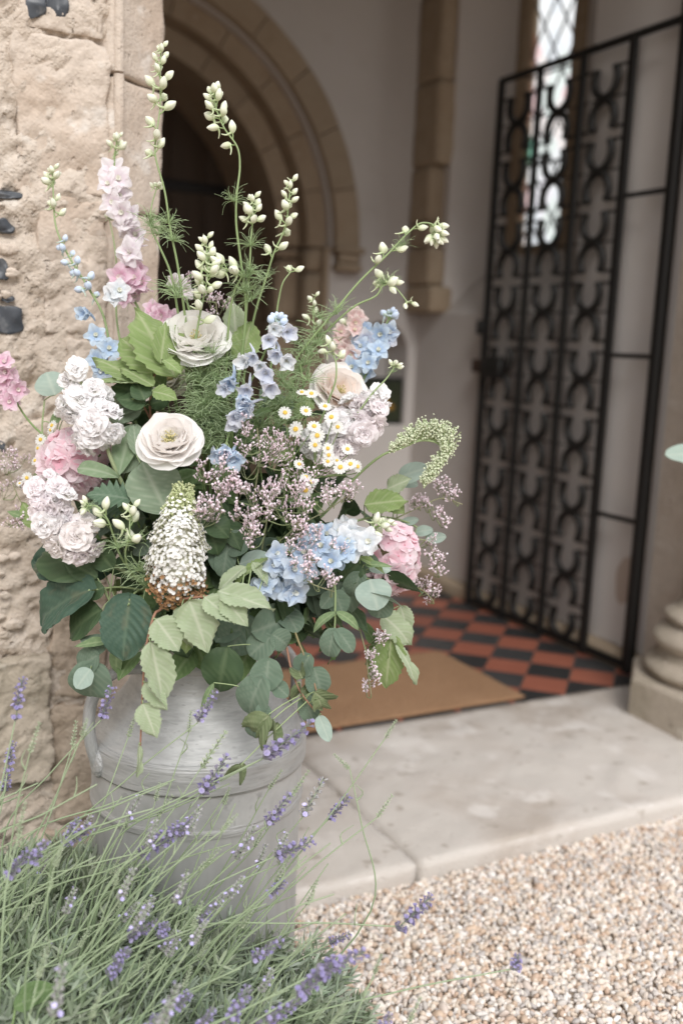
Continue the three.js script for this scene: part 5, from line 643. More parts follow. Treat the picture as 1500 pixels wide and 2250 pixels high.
daisies('straggling chamomile stems with small daisies beside the stone wall', [[110, 1000, 1.56], [150, 1060, 1.56], [230, 1150, 1.55]], [[128, 903, 1.55, 0.9, -0.6, 0.5], [115, 935, 1.55, 0.9, -0.6, 0.4], [112, 945, 1.55, 0.8, -0.7, 0.2], [90, 966, 1.55, 0.9], [84, 985, 1.55, 0.8, -0.8, 0.2], [78, 1012, 1.55, 0.9, -0.8, 0.6], [60, 1050, 1.55, 1], [44, 1062, 1.56, 0.6], [140, 890, 1.55, 0.7, -0.5, 0.9]]);
// -- beech sprigs
function branch(name, label, cat, path, leaves, o = {}) { const { th, cv } = stemThing(name, label, cat, path, { r0: 0.0024, r1: 0.0012, c0: C.red, c1: C.red, ...o }); for (const [k, b, t, w, n] of leaves) { const B = W3(b); leafBT(th, k, b, t, { wide: w ?? 1, nrm: n ? CBk.clone().multiplyScalar(n[2] ?? 1).addScaledVector(CRt, n[0]).addScaledVector(CUp, n[1]) : null, stalkFrom: P0(cv, B) }); } return th; }
branch('beech_sprig', 'beech sprig with large fresh green leaves standing up left of the ivory rose', 'beech sprig', [[362, 740, 1.46], [352, 790, 1.46], [338, 830, 1.46], [330, 900, 1.48], [350, 1000, 1.52]], [['beech', [385, 830, 1.44], [296, 655, 1.45], 1.05, [0.3, 0.2]], ['beech', [345, 815, 1.44], [258, 730, 1.47], 1.0, [-0.2, 0.5]], ['beech', [330, 850, 1.45], [198, 762, 1.47], 0.8, [-0.1, 0.9]], ['beech', [330, 845, 1.44], [196, 812, 1.44], 0.75, [0, 1.2]], ['beech', [338, 850, 1.43], [262, 792, 1.44], 0.9, [0.1, 0.9]], ['beech', [352, 800, 1.43], [372, 700, 1.44], 1, [0.7, 0.3]], ['beech', [358, 790, 1.42], [400, 815, 1.41], 1, [0.3, 0.8]], ['beech', [335, 860, 1.43], [390, 868, 1.42], 1.2, [0.2, 0.6]], ['beech', [328, 870, 1.44], [255, 850, 1.45], 1, [-0.2, 0.6]]]);
branch('beech_sprig', 'dark backed beech leaves under the fresh green ones near the blue delphinium', 'beech sprig', [[300, 870, 1.47], [320, 900, 1.48], [360, 1000, 1.52]], [['dark', [318, 868, 1.45], [240, 838, 1.45], 1.5, [0, 0.5]], ['dark', [322, 885, 1.44], [256, 872, 1.43], 1.6, [0, 0.6]], ['dark', [318, 880, 1.43], [300, 830, 1.43], 1.5, [0.3, 0.5]], ['under', [300, 900, 1.45], [236, 868, 1.46], 0.9, [-0.3, 0.4]], ['under', [240, 922, 1.46], [305, 890, 1.45], 0.9, [0, 0.6]], ['dark', [330, 890, 1.47], [372, 870, 1.47], 1.4], ['dark', [310, 905, 1.48], [250, 920, 1.47], 1.2]]);
branch('beech_sprig', 'single upright round beech leaf behind the hanging blue delphinium', 'beech sprig', [[532, 790, 1.52], [520, 860, 1.53]], [['beech', [528, 800, 1.51], [552, 700, 1.52], 1.15, [0, 0.1]], ['pale', [520, 760, 1.55], [512, 655, 1.57], 0.85, [0, 0.2]], ['beech', [620, 930, 1.49], [600, 860, 1.48], 0.7, [0.2, 0.5]], ['beech', [650, 920, 1.49], [690, 860, 1.5], 0.9, [0.2, 0.5]]]);
branch('beech_sprig', 'reddish beech twig hanging down before the churn with pale serrated leaves', 'beech sprig', [[308, 1660, 1.335], [312, 1560, 1.335], [316, 1480, 1.335], [322, 1420, 1.335], [340, 1350, 1.34], [352, 1340, 1.36], [380, 1310, 1.42]], [['pale', [342, 1360, 1.335], [398, 1430, 1.33], 1.35, [0.5, 0.2]], ['pale', [330, 1410, 1.33], [370, 1552, 1.325], 0.85, [0.7, 0.2]], ['pale', [318, 1500, 1.33], [368, 1560, 1.33], 1.0, [0.5, 0.3]], ['pale', [314, 1545, 1.325], [345, 1622, 1.325], 1.15, [0.4, 0.2]], ['pale', [306, 1636, 1.33], [312, 1715, 1.33], 0.42, [0.9, 0.1]]]);
branch('beech_sprig', 'beech twig with broad pale leaves spread just under the buddleia', 'beech sprig', [[560, 1325, 1.36], [520, 1318, 1.355], [470, 1310, 1.35], [405, 1316, 1.36], [380, 1325, 1.42]], [['pale', [416, 1318, 1.345], [462, 1434, 1.335], 1.2, [0.3, 0.35]], ['pale', [448, 1312, 1.345], [520, 1366, 1.335], 1.0, [0.2, 0.7]], ['pale', [490, 1312, 1.345], [548, 1372, 1.335], 1.15, [0.3, 0.5]], ['pale', [478, 1300, 1.35], [606, 1330, 1.345], 0.8, [0.1, 0.9]], ['pale', [400, 1330, 1.35], [412, 1435, 1.35], 0.8, [-0.3, 0.2]], ['beech', [420, 1340, 1.36], [408, 1440, 1.36], 0.8, [0.2, 0]], ['pale', [540, 1245, 1.38], [478, 1290, 1.37], 0.8, [-0.2, 0.9]], ['beech', [595, 1225, 1.39], [510, 1265, 1.37], 0.55, [-0.2, 1.2]], ['pale', [555, 1235, 1.38], [592, 1285, 1.37], 0.7, [0.5, 0.5]]]);
branch('beech_sprig', 'beech leaves lit green at the lower side in front of the red tiles', 'beech sprig', [[860, 1440, 1.52], [850, 1390, 1.52], [820, 1340, 1.52], [720, 1310, 1.53]], [['pale', [838, 1350, 1.5], [915, 1415, 1.5], 1.1, [0.4, 0.3]], ['beech', [860, 1390, 1.5], [845, 1522, 1.49], 0.95, [-0.1, 0.2]], ['pale', [868, 1415, 1.49], [930, 1500, 1.48], 0.55, [0.8, 0.2]], ['beech', [850, 1400, 1.51], [800, 1500, 1.51], 0.8, [-0.4, 0.2]], ['pale', [880, 1330, 1.52], [905, 1405, 1.52], 0.9, [0.5, 0.2]]]);
branch('beech_sprig', 'curled drying beech leaves dangling against the churn shoulder', 'beech sprig', [[690, 1560, 1.40], [660, 1520, 1.40], [640, 1470, 1.41], [620, 1400, 1.44]], [['curled', [690, 1520, 1.39], [735, 1560, 1.38], 1.4], ['curled', [700, 1535, 1.38], [712, 1575, 1.38], 1.6], ['curled', [590, 1570, 1.36], [530, 1640, 1.35], 1.4, [-0.2, 0.5]], ['curled', [600, 1580, 1.36], [575, 1650, 1.35], 1.2], ['curled', [530, 1680, 1.34], [500, 1735, 1.34], 1.2], ['curled', [665, 1490, 1.40], [640, 1450, 1.4], 1.3], ['curled', [660, 1500, 1.40], [650, 1560, 1.4], 1.0]]);
// -- broad single leaves
branch('leafy_stem', 'pale broad leaf with clear veins tucked under the blush rose', 'leafy stem', [[372, 1150, 1.40], [385, 1200, 1.43]], [['under', [368, 1128, 1.395], [310, 1010, 1.40], 1.05, [0.1, 0.2]], ['under', [300, 1000, 1.42], [295, 925, 1.43], 0.5, [0.3, 0.3]], ['lance', [400, 1180, 1.41], [360, 1100, 1.41], 1.4]], { c0: C.stem, c1: C.stemPale });
branch('leafy_stem', 'jagged toothed leaf jutting between hydrangea and larkspur bud', 'leafy stem', [[285, 1095, 1.41], [300, 1140, 1.44]], [['toothed', [288, 1098, 1.40], [192, 1070, 1.38], 1.15, [0, 0.9]], ['toothed', [285, 1110, 1.42], [200, 1100, 1.42], 1.2, [-0.1, 0.5]], ['dark', [300, 1130, 1.41], [248, 1180, 1.42], 1.3], ['euc', [228, 1130, 1.42], [175, 1110, 1.42], 0.9]], { c0: C.stem, c1: C.stem });
branch('hydrangea_leaf', 'big dark ribbed leaf hanging against the stone wall', 'leaf', [[195, 1298, 1.42], [260, 1290, 1.45], [340, 1300, 1.5]], [['hyd', [198, 1298, 1.42], [28, 1345, 1.44], 0.95, [-0.15, 0.75]]], { c0: [0.25, 0.32, 0.14], c1: [0.33, 0.40, 0.19], group: 'large dark leaves at the bouquet foot' });
branch('hydrangea_leaf', 'big dark ribbed leaf with a brown torn tip hanging over the churn neck', 'leaf', [[282, 1330, 1.36], [300, 1300, 1.40], [350, 1295, 1.47]], [['hyd', [285, 1315, 1.365], [262, 1452, 1.34], 1.2, [-0.1, 0.5]]], { c0: [0.25, 0.32, 0.14], c1: [0.30, 0.38, 0.18], group: 'large dark leaves at the bouquet foot' });
branch('hydrangea_leaf', 'narrow dark leaf between the two big ribbed ones', 'leaf', [[240, 1320, 1.44], [320, 1300, 1.5]], [['dark', [225, 1340, 1.43], [120, 1392, 1.43], 1.1, [0, 0.8]], ['dark', [205, 1260, 1.44], [60, 1180, 1.46], 1.0, [0, 0.5]], ['dark', [215, 1270, 1.43], [135, 1225, 1.44], 1.0], ['hyd', [225, 1250, 1.46], [40, 1190, 1.50], 0.8, [0, 0.6]], ['dark', [230, 1290, 1.43], [180, 1310, 1.42], 1.2], ['dark', [250, 1250, 1.42], [200, 1200, 1.42], 1.0]], { c0: C.stem, c1: C.stem });
// -- eucalyptus
branch('eucalyptus', 'eucalyptus stem with round blue-grey leaves drooping at the wall side of the churn', 'eucalyptus', [[190, 1520, 1.42], [200, 1470, 1.42], [230, 1420, 1.43], [300, 1350, 1.47]], [['euc', [205, 1458, 1.41], [188, 1545, 1.40], 1.25, [0, 0.3]], ['eucPale', [200, 1470, 1.395], [166, 1512, 1.385], 1.3, [0, 0.9]], ['euc', [215, 1440, 1.41], [162, 1470, 1.42], 1.1, [-0.2, 0.3]], ['euc', [245, 1415, 1.41], [175, 1400, 1.42], 0.6, [0, 1]], ['lance', [262, 1420, 1.40], [245, 1490, 1.40], 1.6], ['euc', [225, 1400, 1.42], [205, 1440, 1.41], 1.1], ['lance', [250, 1408, 1.41], [160, 1415, 1.40], 1.0, [0, 1]]], { c0: C.stem, c1: C.stemPale, group: 'eucalyptus stems' });
branch('eucalyptus', 'eucalyptus stem with large grey-green ovals hanging over the churn shoulder', 'eucalyptus', [[560, 1600, 1.38], [568, 1560, 1.38], [580, 1500, 1.39], [590, 1430, 1.41], [560, 1360, 1.46]], [['euc', [590, 1450, 1.385], [582, 1522, 1.375], 1.25, [0.1, 0.3]], ['euc', [575, 1490, 1.38], [528, 1580, 1.37], 0.9, [-0.3, 0.2]], ['euc', [600, 1500, 1.39], [635, 1530, 1.39], 1.1, [0.3, 0.6]], ['euc', [570, 1550, 1.375], [590, 1580, 1.37], 1.1], ['euc', [595, 1400, 1.41], [545, 1440, 1.40], 1.2], ['euc', [600, 1395, 1.41], [640, 1420, 1.41], 1.2], ['euc', [560, 1590, 1.37], [545, 1625, 1.37], 1], ['dark', [500, 1420, 1.40], [470, 1540, 1.385], 1.0, [0, 0.3]], ['lance', [470, 1500, 1.38], [440, 1560, 1.38], 0.8, [0.5, 0.8]]], { c0: C.stem, c1: C.red, group: 'eucalyptus stems' });
branch('eucalyptus', 'eucalyptus sprig with a pair of heart leaves under the blue delphinium', 'eucalyptus', [[734, 1400, 1.41], [736, 1350, 1.41], [732, 1270, 1.41], [700, 1230, 1.44], [600, 1260, 1.5]], [['lance', [738, 1345, 1.405], [674, 1378, 1.39], 1.1, [0, 0.9]], ['lance', [738, 1345, 1.405], [800, 1372, 1.39], 1.1, [0, 0.9]], ['euc', [735, 1385, 1.40], [714, 1448, 1.39], 0.85, [-0.2, 0.3]], ['euc', [740, 1385, 1.40], [782, 1430, 1.39], 0.85, [0.4, 0.4]], ['euc', [735, 1300, 1.42], [755, 1350, 1.42], 1.2], ['euc', [735, 1300, 1.41], [705, 1338, 1.41], 0.9]], { c0: C.stem, c1: C.stemPale, group: 'eucalyptus stems' });
branch('eucalyptus', 'silvery eucalyptus leaves clustered below the round pink hydrangea', 'eucalyptus', [[800, 1310, 1.42], [790, 1250, 1.43], [740, 1240, 1.45], [640, 1280, 1.5]], [['eucPale', [812, 1272, 1.41], [832, 1338, 1.39], 1.5, [0.1, 0.3]], ['euc', [790, 1260, 1.42], [770, 1320, 1.42], 1.0], ['euc', [760, 1235, 1.43], [735, 1300, 1.43], 1.0], ['eucPale', [810, 1250, 1.42], [860, 1250, 1.42], 0.8, [0, 0.9]], ['euc', [840, 1310, 1.43], [830, 1362, 1.43], 1.3], ['euc', [790, 1210, 1.43], [815, 1270, 1.43], 1], ['beech', [790, 1225, 1.41], [850, 1250, 1.40], 0.5, [0, 1]], ['lance', [800, 1240, 1.41], [860, 1240, 1.39], 1.0, [0, 1]]], { c0: C.stem, c1: C.stemPale, group: 'eucalyptus stems' });
branch('eucalyptus', 'pale eucalyptus leaf pair sticking out towards the gate beyond the pink hydrangea', 'eucalyptus', [[945, 1185, 1.58], [900, 1150, 1.57], [800, 1140, 1.55]], [['eucPale', [912, 1170, 1.57], [950, 1160, 1.56], 0.9, [0, 0.5]], ['eucPale', [935, 1185, 1.57], [980, 1178, 1.56], 0.8, [0.2, 0.4]], ['eucPale', [880, 1150, 1.57], [920, 1140, 1.57], 0.7], ['eucPale', [875, 1050, 1.55], [938, 1025, 1.53], 0.95, [0, 0.5]], ['eucPale', [880, 1060, 1.56], [918, 1060, 1.55], 1.0], ['pale', [850, 1075, 1.53], [900, 1050, 1.51], 1.2, [0.2, 0.4]], ['beech', [800, 1110, 1.52], [895, 1090, 1.50], 1.0, [0.1, 0.5]], ['beech', [830, 1080, 1.53], [890, 1125, 1.52], 1.2]], { c0: C.stem, c1: C.stemPale, group: 'eucalyptus stems' });
branch('eucalyptus', 'eucalyptus sprig dangling a lone pale leaf below the churn rim', 'eucalyptus', [[708, 1580, 1.41], [690, 1500, 1.41], [660, 1420, 1.42], [620, 1340, 1.46]], [['eucPale', [700, 1572, 1.40], [724, 1630, 1.39], 0.75, [0.1, 0.3]], ['euc', [690, 1470, 1.41], [710, 1530, 1.41], 1.1], ['euc', [680, 1440, 1.41], [650, 1490, 1.41], 1.2], ['euc', [670, 1530, 1.41], [690, 1590, 1.41], 0.9]], { c0: C.stem, c1: C.red, group: 'eucalyptus stems' });
branch('eucalyptus', 'blue-grey eucalyptus leaves deep in the middle behind the buddleia', 'eucalyptus', [[520, 1170, 1.44], [510, 1220, 1.46], [480, 1300, 1.5]], [['euc', [500, 1210, 1.43], [540, 1175, 1.42], 1.2, [0.1, 0.5]], ['eucPale', [525, 1240, 1.42], [595, 1215, 1.40], 0.9, [0, 0.9]], ['euc', [500, 1200, 1.43], [490, 1270, 1.42], 0.8], ['euc', [470, 1200, 1.43], [500, 1260, 1.42], 0.9], ['dark', [455, 1140, 1.40], [508, 1175, 1.39], 1.5, [0.2, 0.6]], ['dark', [455, 1160, 1.41], [490, 1220, 1.40], 1.2]], { c0: C.stem, c1: C.stemPale, group: 'eucalyptus stems' });
branch('eucalyptus', 'single mint pale leaf on a thin stalk before the wall above the white stock', 'eucalyptus', [[98, 880, 1.56], [95, 960, 1.56], [130, 1040, 1.55]], [['eucPale', [122, 868, 1.55], [100, 812, 1.55], 1.6, [0.1, 0.4]], ['lance', [110, 930, 1.56], [160, 890, 1.55], 1.2], ['lance', [140, 960, 1.55], [200, 930, 1.54], 1.4]], { c0: C.stem, c1: C.stemPale, group: 'eucalyptus stems' });
branch('leafy_stem', 'round green leaf low beside the wall under the daisies', 'leafy stem', [[75, 1150, 1.57], [130, 1170, 1.56], [220, 1220, 1.54]], [['beech', [85, 1160, 1.56], [50, 1100, 1.56], 1.2], ['beech', [80, 1145, 1.56], [95, 1090, 1.56], 1.2], ['lance', [60, 1140, 1.57], [15, 1120, 1.57], 1.4]], { c0: C.stem, c1: C.stem });
// -- fine green foliage through the heart of the bouquet
for (const [x, y] of [[455, 830], [470, 870], [450, 905], [480, 915], [435, 860], [600, 905], [660, 830], [560, 930], [475, 800], [640, 860]]) { const { th } = stemThing('fern_sprig', 'thread-leaved green sprig deep among the flower stalks', 'sprig', [[x, y - 30, 1.48], [x + 4, y, 1.48], [x + 10, y + 80, 1.5], [x + 12, y + 200, 1.53]], { r0: 0.0016, r1: 0.0008, group: 'thread-leaved sprigs in the bouquet heart' }); for (let i = 0; i < 6; i++) featherAt(th, [x + ar(-22, 22), y - 30 + i * 22 + ar(-8, 8), 1.48 + ar(-0.02, 0.02)], ar(1.0, 1.4)); }
// -- filling greenery around the heart
{
  const C0 = at(470, 1120, 1.585); let made = 0;
  for (let i = 0; i < 64 && made < 40; i++) {
    const y = 0.92 - 1.62 * (i + 0.5) / 64, r = Math.sqrt(1 - Math.min(1, y * y)), a = i * 2.39996, d = V3(r * Math.cos(a), y, r * Math.sin(a)); if (d.dot(CBk) < -0.55) continue;
    const rad = 0.205 * ar(0.8, 1.05) * (y > 0.3 ? 0.92 : 1), tip = C0.clone().add(V3(d.x * rad * 1.08, d.y * rad * 1.12, d.z * rad * 0.72)); made++;
    const foot = mouth(), th = thing('foliage_stem', 'dark green leafy stem filling the bouquet between the flowers', 'foliage', foot, 'dark foliage filling the bouquet'), mid = foot.clone().lerp(tip, 0.5).add(V3(0, 0.05, 0)), P = [foot, V3(lerp(foot.x, CH.x, 0.2), 0.69, lerp(foot.z, CH.z, 0.2)), mid, tip].map((p) => p.clone()), cv = new THREE.CatmullRomCurve3(P);
    add('stem', tube(P.map((p) => p.clone().sub(foot)), 0.002, 0.001, 5, 16, C.stem, C.stem), PM.stem, th); const kind = i % 5 === 0 ? 'euc' : i % 7 === 2 ? 'beech' : i % 2 ? 'mid' : 'dark';
    for (let k = 0; k < 11; k++) { const p = cv.getPoint(lerp(0.52, 1, k / 10)), o = d.clone().multiplyScalar(0.6).add(V3(ar(-1, 1), ar(-0.8, 0.7), ar(-1, 1))).normalize(), L = ar(0.042, 0.068); leafBT(th, kind, p, p.clone().addScaledVector(o, L), { nrm: d.clone().addScaledVector(CUp, 0.4).add(V3(ar(-0.4, 0.4), ar(-0.4, 0.4), ar(-0.4, 0.4))), wide: kind === 'dark' ? 1.15 : 1 }); }
  }
  for (let i = 0; i < 36; i++) {                       // drooping greenery over the churn's mouth
    const px = 310 + i * 15 + ar(-12, 12), py = 1325 + 80 * Math.sin(i * 2.1) + ar(0, 75) + (px > 680 ? -50 : 0), tip = at(px, py, ar(1.42, 1.54)), foot = mouth(), th = thing('foliage_stem', 'dark leafy stem drooping over the mouth of the churn', 'foliage', foot, 'dark foliage drooping over the churn mouth'), P = [foot, V3(lerp(foot.x, CH.x, 0.2), 0.70, lerp(foot.z, CH.z, 0.2)), foot.clone().lerp(tip, 0.55).setY(Math.max(0.76, tip.y + 0.06)), tip], cv = new THREE.CatmullRomCurve3(P.map((p) => p.clone()));
    add('stem', tube(P.map((p) => p.clone().sub(foot)), 0.002, 0.001, 5, 16, C.stem, C.stem), PM.stem, th); const kind = i % 6 === 3 ? 'euc' : i % 3 === 1 ? 'mid' : 'dark', d = tip.clone().sub(CH).setY(0).normalize();
    for (let k = 0; k < 9; k++) { const p = cv.getPoint(lerp(0.5, 1, k / 8)), o = d.clone().multiplyScalar(0.4).add(V3(ar(-0.8, 0.8), ar(-1, 0.1), ar(-0.6, 0.6))).normalize(); leafBT(th, kind, p, p.clone().addScaledVector(o, ar(0.045, 0.07)), { nrm: d.clone().addScaledVector(CUp, 0.5).add(V3(ar(-0.4, 0.4), ar(-0.3, 0.3), ar(-0.4, 0.4))), wide: kind === 'dark' ? 1.2 : 1 }); }
  }
}

// ---------------------------------------------------------------- lavender in front of the churn
{
  const LR = rng(9090), lr = (a, b) => a + (b - a) * LR(), ctr = V3(-0.42, 0, -1.26), bush = thing('lavender_bush', 'lavender bush with grey-green leaves and violet flower spikes leaning across the churn', 'lavender', ctr);
  // flower spikes, 5 cm long
  const SP = {};
  const spike = (seed, { n = 7, per = 8, cal0, cal1, bloom, col0, col1, fat = 1, gap = 0 }) => {
    const q = rng(seed), gs = [tube([[0, -0.002, 0], [0, 0.05, 0]], 0.0007, 0.0005, 5, 2, [0.30, 0.38, 0.24])];
    for (let w = 0; w < n; w++) { const k = w / (n - 1), y = lerp(0.002, 0.047, k) + (w === 0 ? -gap : 0), m = Math.round(per * (1 - 0.35 * k)), sc = fat * (1 - 0.35 * k);
      for (let i = 0; i < m; i++) { const a = i / m * 6.283 + q() * 0.7 + w, d = V3(Math.cos(a), 0.75 + 0.5 * q(), Math.sin(a)).normalize(), p = V3(Math.cos(a) * 0.0008, y + (q() - 0.5) * 0.002, Math.sin(a) * 0.0008), e = p.clone().addScaledVector(d, 0.0058 * sc); const cc = mix3(cal0, cal1, q()); gs.push(tube([p, p.clone().lerp(e, 0.6), e], 0.0006 * sc, 0.0012 * sc, 5, 2, mix3(cc, [0.34, 0.42, 0.26], 0.5), cc));
        if (q() < bloom) { const m2 = new THREE.Quaternion().setFromUnitVectors(V3(0, 0, 1), d), c = mix3(col0, col1, q()); for (let j = 0; j < 5; j++) { const g = petal({ len: 0.0034 * sc, wid: 0.0015 * sc, a0: 0.4, a1: 1.3, phi: j * 1.2566, foot: 0.4, nu: 2, nv: 2, col: () => c }); g.applyQuaternion(m2); g.translate(e.x, e.y, e.z); gs.push(g); } } } }
    return mergeGeometries(gs);
  };
  SP.v = [0, 1, 2].map((k) => spike(2000 + k, { cal0: [0.30, 0.25, 0.42], cal1: [0.44, 0.39, 0.52], bloom: 0.36, col0: [0.36, 0.32, 0.58], col1: [0.54, 0.49, 0.72], fat: 1.3, gap: k === 1 ? 0.006 : 0 }));
  SP.f = [0, 1, 2].map((k) => spike(2020 + k, { cal0: [0.36, 0.34, 0.36], cal1: [0.48, 0.46, 0.48], bloom: 0.12, col0: [0.48, 0.44, 0.70], col1: [0.6, 0.56, 0.78], fat: 1.2 }));
  SP.g = [0, 1, 2].map((k) => spike(2040 + k, { n: 8, per: 6, cal0: [0.38, 0.45, 0.30], cal1: [0.52, 0.56, 0.42], bloom: 0, col0: [0.5, 0.5, 0.6], col1: [0.5, 0.5, 0.6], fat: 0.92 }));
  const gS = [0.22, 0.30, 0.165], gT = [0.33, 0.405, 0.255];
  const label = { v: 'violet flower spike in bloom', f: 'faded grey-mauve flower spike', g: 'pale green unopened flower spike' };
  function stalk(tx, ty, bx, by, z, type, ang, len, zf = 0.04) { if (z < 1.28) z = 1.28 - (1.28 - z) * 0.6;
    const B = at(bx, by, z), Tp = at(tx, ty, z - 0.004), a = ang * Math.PI / 180, fz = Math.max(0.85, z - zf * 0.2 + lr(-0.02, 0.05)), Fpx = [bx - Math.cos(a) * len, by + Math.sin(a) * len];
    let Fp = at(Fpx[0], Fpx[1], fz); if (Fp.y < 0.05) Fp.y = 0.05; const root = V3(lerp(Fp.x, ctr.x, 0.45) + lr(-0.05, 0.05), 0.01, lerp(Fp.z, ctr.z, 0.45) + lr(-0.05, 0.05)), mid = B.clone().lerp(Fp, 0.45).add(V3(lr(-0.008, 0.008), lr(-0.004, 0.014), 0));
    const st = sub('flower_stem', bush); add('stalk', tube([root, Fp, mid, B].map((p) => p.clone().sub(ctr)), 0.0014, 0.00085, 6, 22, gS, gT), PM.stem, st);
    if (LR() < 0.6) { const k = lr(0.3, 0.7), p = B.clone().lerp(mid, k); add('stalk_leaf', tube([p, p.clone().add(V3(lr(-0.006, 0.01), 0.012, lr(-0.006, 0.006))), p.clone().add(V3(lr(-0.004, 0.016), 0.026, lr(-0.008, 0.008)))].map((q) => q.sub(ctr)), 0.0013, 0.0004, 4, 5, gT, gT), PM.stem, st); }
    if (!type) return; const set = SP[type], o = add('flower_spike', set[Math.floor(LR() * 3)], type === 'v' ? PM.petal : PM.bud, st), d = Tp.clone().sub(B), L = d.length() / 0.052; o.position.copy(B).sub(ctr); const th = clamp(L, 0.85, 1.3) * (type === 'g' ? 0.95 : 1.05); o.scale.set(th, L, th); orient(o, d, CBk.clone().addScaledVector(CRt, lr(-1, 1))); o.userData.label = label[type];
  }
  const list = [[248, 1508, 222, 1582, 1.33, 'v', 50, 330], [474, 1518, 434, 1588, 1.33, 'v', 43, 430], [50, 1488, 36, 1575, 1.22, 'v', 78, 300], [88, 1585, 66, 1655, 1.18, 'g', 80, 300], [192, 1578, 180, 1618, 1.3, 'g', 67, 300], [56, 1760, 40, 1842, 1.1, 'g', 82, 260], [66, 1868, 16, 1930, 1.12, 'v', 58, 250], [104, 1846, 66, 1898, 1.12, 'v', 58, 250], [172, 1798, 142, 1852, 1.28, 'v', 45, 240], [205, 1815, 150, 1850, 1.28, 'v', 38, 260], [442, 1772, 392, 1842, 1.3, 'f', 52, 300], [398, 1812, 314, 1872, 1.3, 'v', 16, 330], [425, 1800, 360, 1850, 1.29, 'v', 25, 300], [500, 1602, 440, 1690, 1.33, 'g', 52, 340], [502, 1658, 440, 1748, 1.31, 'v', 45, 300], [688, 1585, 574, 1668, 1.3, 'v', 26, 620], [640, 1620, 590, 1660, 1.31, 'v', 30, 400], [872, 1580, 846, 1622, 1.34, 'g', 53, 420], [732, 1656, 768, 1690, 1.36, 'g', 100, 300], [863, 1745, 828, 1796, 1.34, 'g', 42, 420], [714, 1706, 664, 1796, 1.36, 'f', 55, 300], [768, 1748, 720, 1802, 1.42, 'v', 50, 300], [638, 1742, 586, 1815, 1.34, 'v', 35, 430], [690, 1846, 602, 1882, 1.32, 'v', 28, 420], [628, 1934, 588, 1968, 1.33, 'v', 42, 300], [562, 1812, 518, 1890, 1.33, 'f', 45, 380], [486, 1862, 434, 1914, 1.3, 'g', 45, 340], [640, 1880, 600, 1944, 1.35, 'g', 50, 300], [950, 1968, 878, 2036, 1.31, 'v', 3, 520], [805, 2090, 690, 2140, 1.12, 'v', 28, 360], [740, 2110, 650, 2190, 1.12, 'v', 35, 300], [622, 2062, 552, 2112, 1.22, 'v', 30, 340], [660, 2196, 570, 2252, 1.12, 'v', 40, 250], [548, 2170, 495, 2256, 1.1, 'v', 50, 220], [418, 2180, 386, 2214, 1.15, 'v', 40, 250], [345, 2232, 310, 2290, 1.0, 'v', 55, 200], [392, 2160, 352, 2260, 0.94, 'f', 60, 220], [112, 2062, 84, 2150, 0.98, 'g', 74, 220], [140, 2115, 118, 2235, 0.92, 'f', 80, 200], [296, 1905, 262, 1978, 1.14, 'f', 58, 260], [412, 1918, 384, 1985, 1.16, 'f', 60, 260], [332, 1988, 290, 2045, 1.14, 'f', 40, 260], [462, 2000, 438, 2030, 1.3, 'v', 50, 240], [492, 1962, 470, 2000, 1.28, 'f', 50, 240], [1138, 2098, 1130, 2128, 1.24, 'v', 14, 560], [838, 2095, 822, 2140, 1.2, 'g', 68, 260], [925, 2188, 898, 2246, 1.2, 'g', 62, 260], [770, 2050, 722, 2074, 1.4, 'v', 30, 220], [350, 2025, 278, 2062, 1.22, 'v', 22, 300], [368, 2030, 352, 2056, 1.22, 'v', 30, 280], [285, 2088, 255, 2108, 1.18, 'v', 35, 240], [268, 2116, 240, 2140, 1.18, 'v', 40, 240], [168, 1582, 160, 1640, 1.36, 'g', 72, 260], [352, 1718, 342, 1760, 1.36, 'g', 75, 260], [282, 1786, 276, 1822, 1.34, 'g', 70, 260], [262, 1905, 252, 1945, 1.2, 'g', 70, 240], [620, 1690, 590, 1735, 1.42, 'g', 60, 300], [505, 1728, 492, 1768, 1.38, 'g', 68, 300], [680, 1690, 640, 1750, 1.42, 'g', 52, 300], [420, 1560, 415, 1610, 1.42, 'g', 72, 320], [300, 1565, 282, 1620, 1.4, 'g', 70, 320], [140, 1850, 120, 1905, 1.08, 'g', 75, 240], [535, 1925, 500, 1975, 1.24, 'f', 50, 280], [455, 2020, 420, 2075, 1.14, 'f', 55, 240], [225, 2170, 200, 2240, 0.98, 'g', 70, 200], [560, 1990, 528, 2040, 1.3, 'g', 45, 260], [700, 1930, 672, 1990, 1.36, 'g', 55, 240], [600, 2130, 572, 2180, 1.2, 'f', 50, 220], [860, 2230, 820, 2280, 1.1, 'v', 45, 200], [470, 2215, 440, 2260, 1.08, 'v', 50, 200], [765, 2190, 742, 2230, 1.14, 'g', 55, 220], [30, 1630, 18, 1690, 1.3, 'v', 75, 250], [20, 1690, 8, 1740, 1.32, 'v', 75, 240]];
  for (const a of list) stalk(...a);
  for (let i = 0; i < 34; i++) { const x = lr(20, 620), y = lr(1790, 2180), z = lr(1.2, 1.42); stalk(x + lr(14, 40), y - lr(40, 62), x, y, z, LR() < 0.62 ? 'g' : 'f', lr(30, 66), lr(180, 330)); }
  for (let i = 0; i < 110; i++) { const x = lr(0, 760), y = lr(1700, 2230), z = lr(1.2, 1.42); if (x > 520 && y < 1850) continue; stalk(0, 0, x, y, z, null, lr(18, 70), lr(200, 420)); }
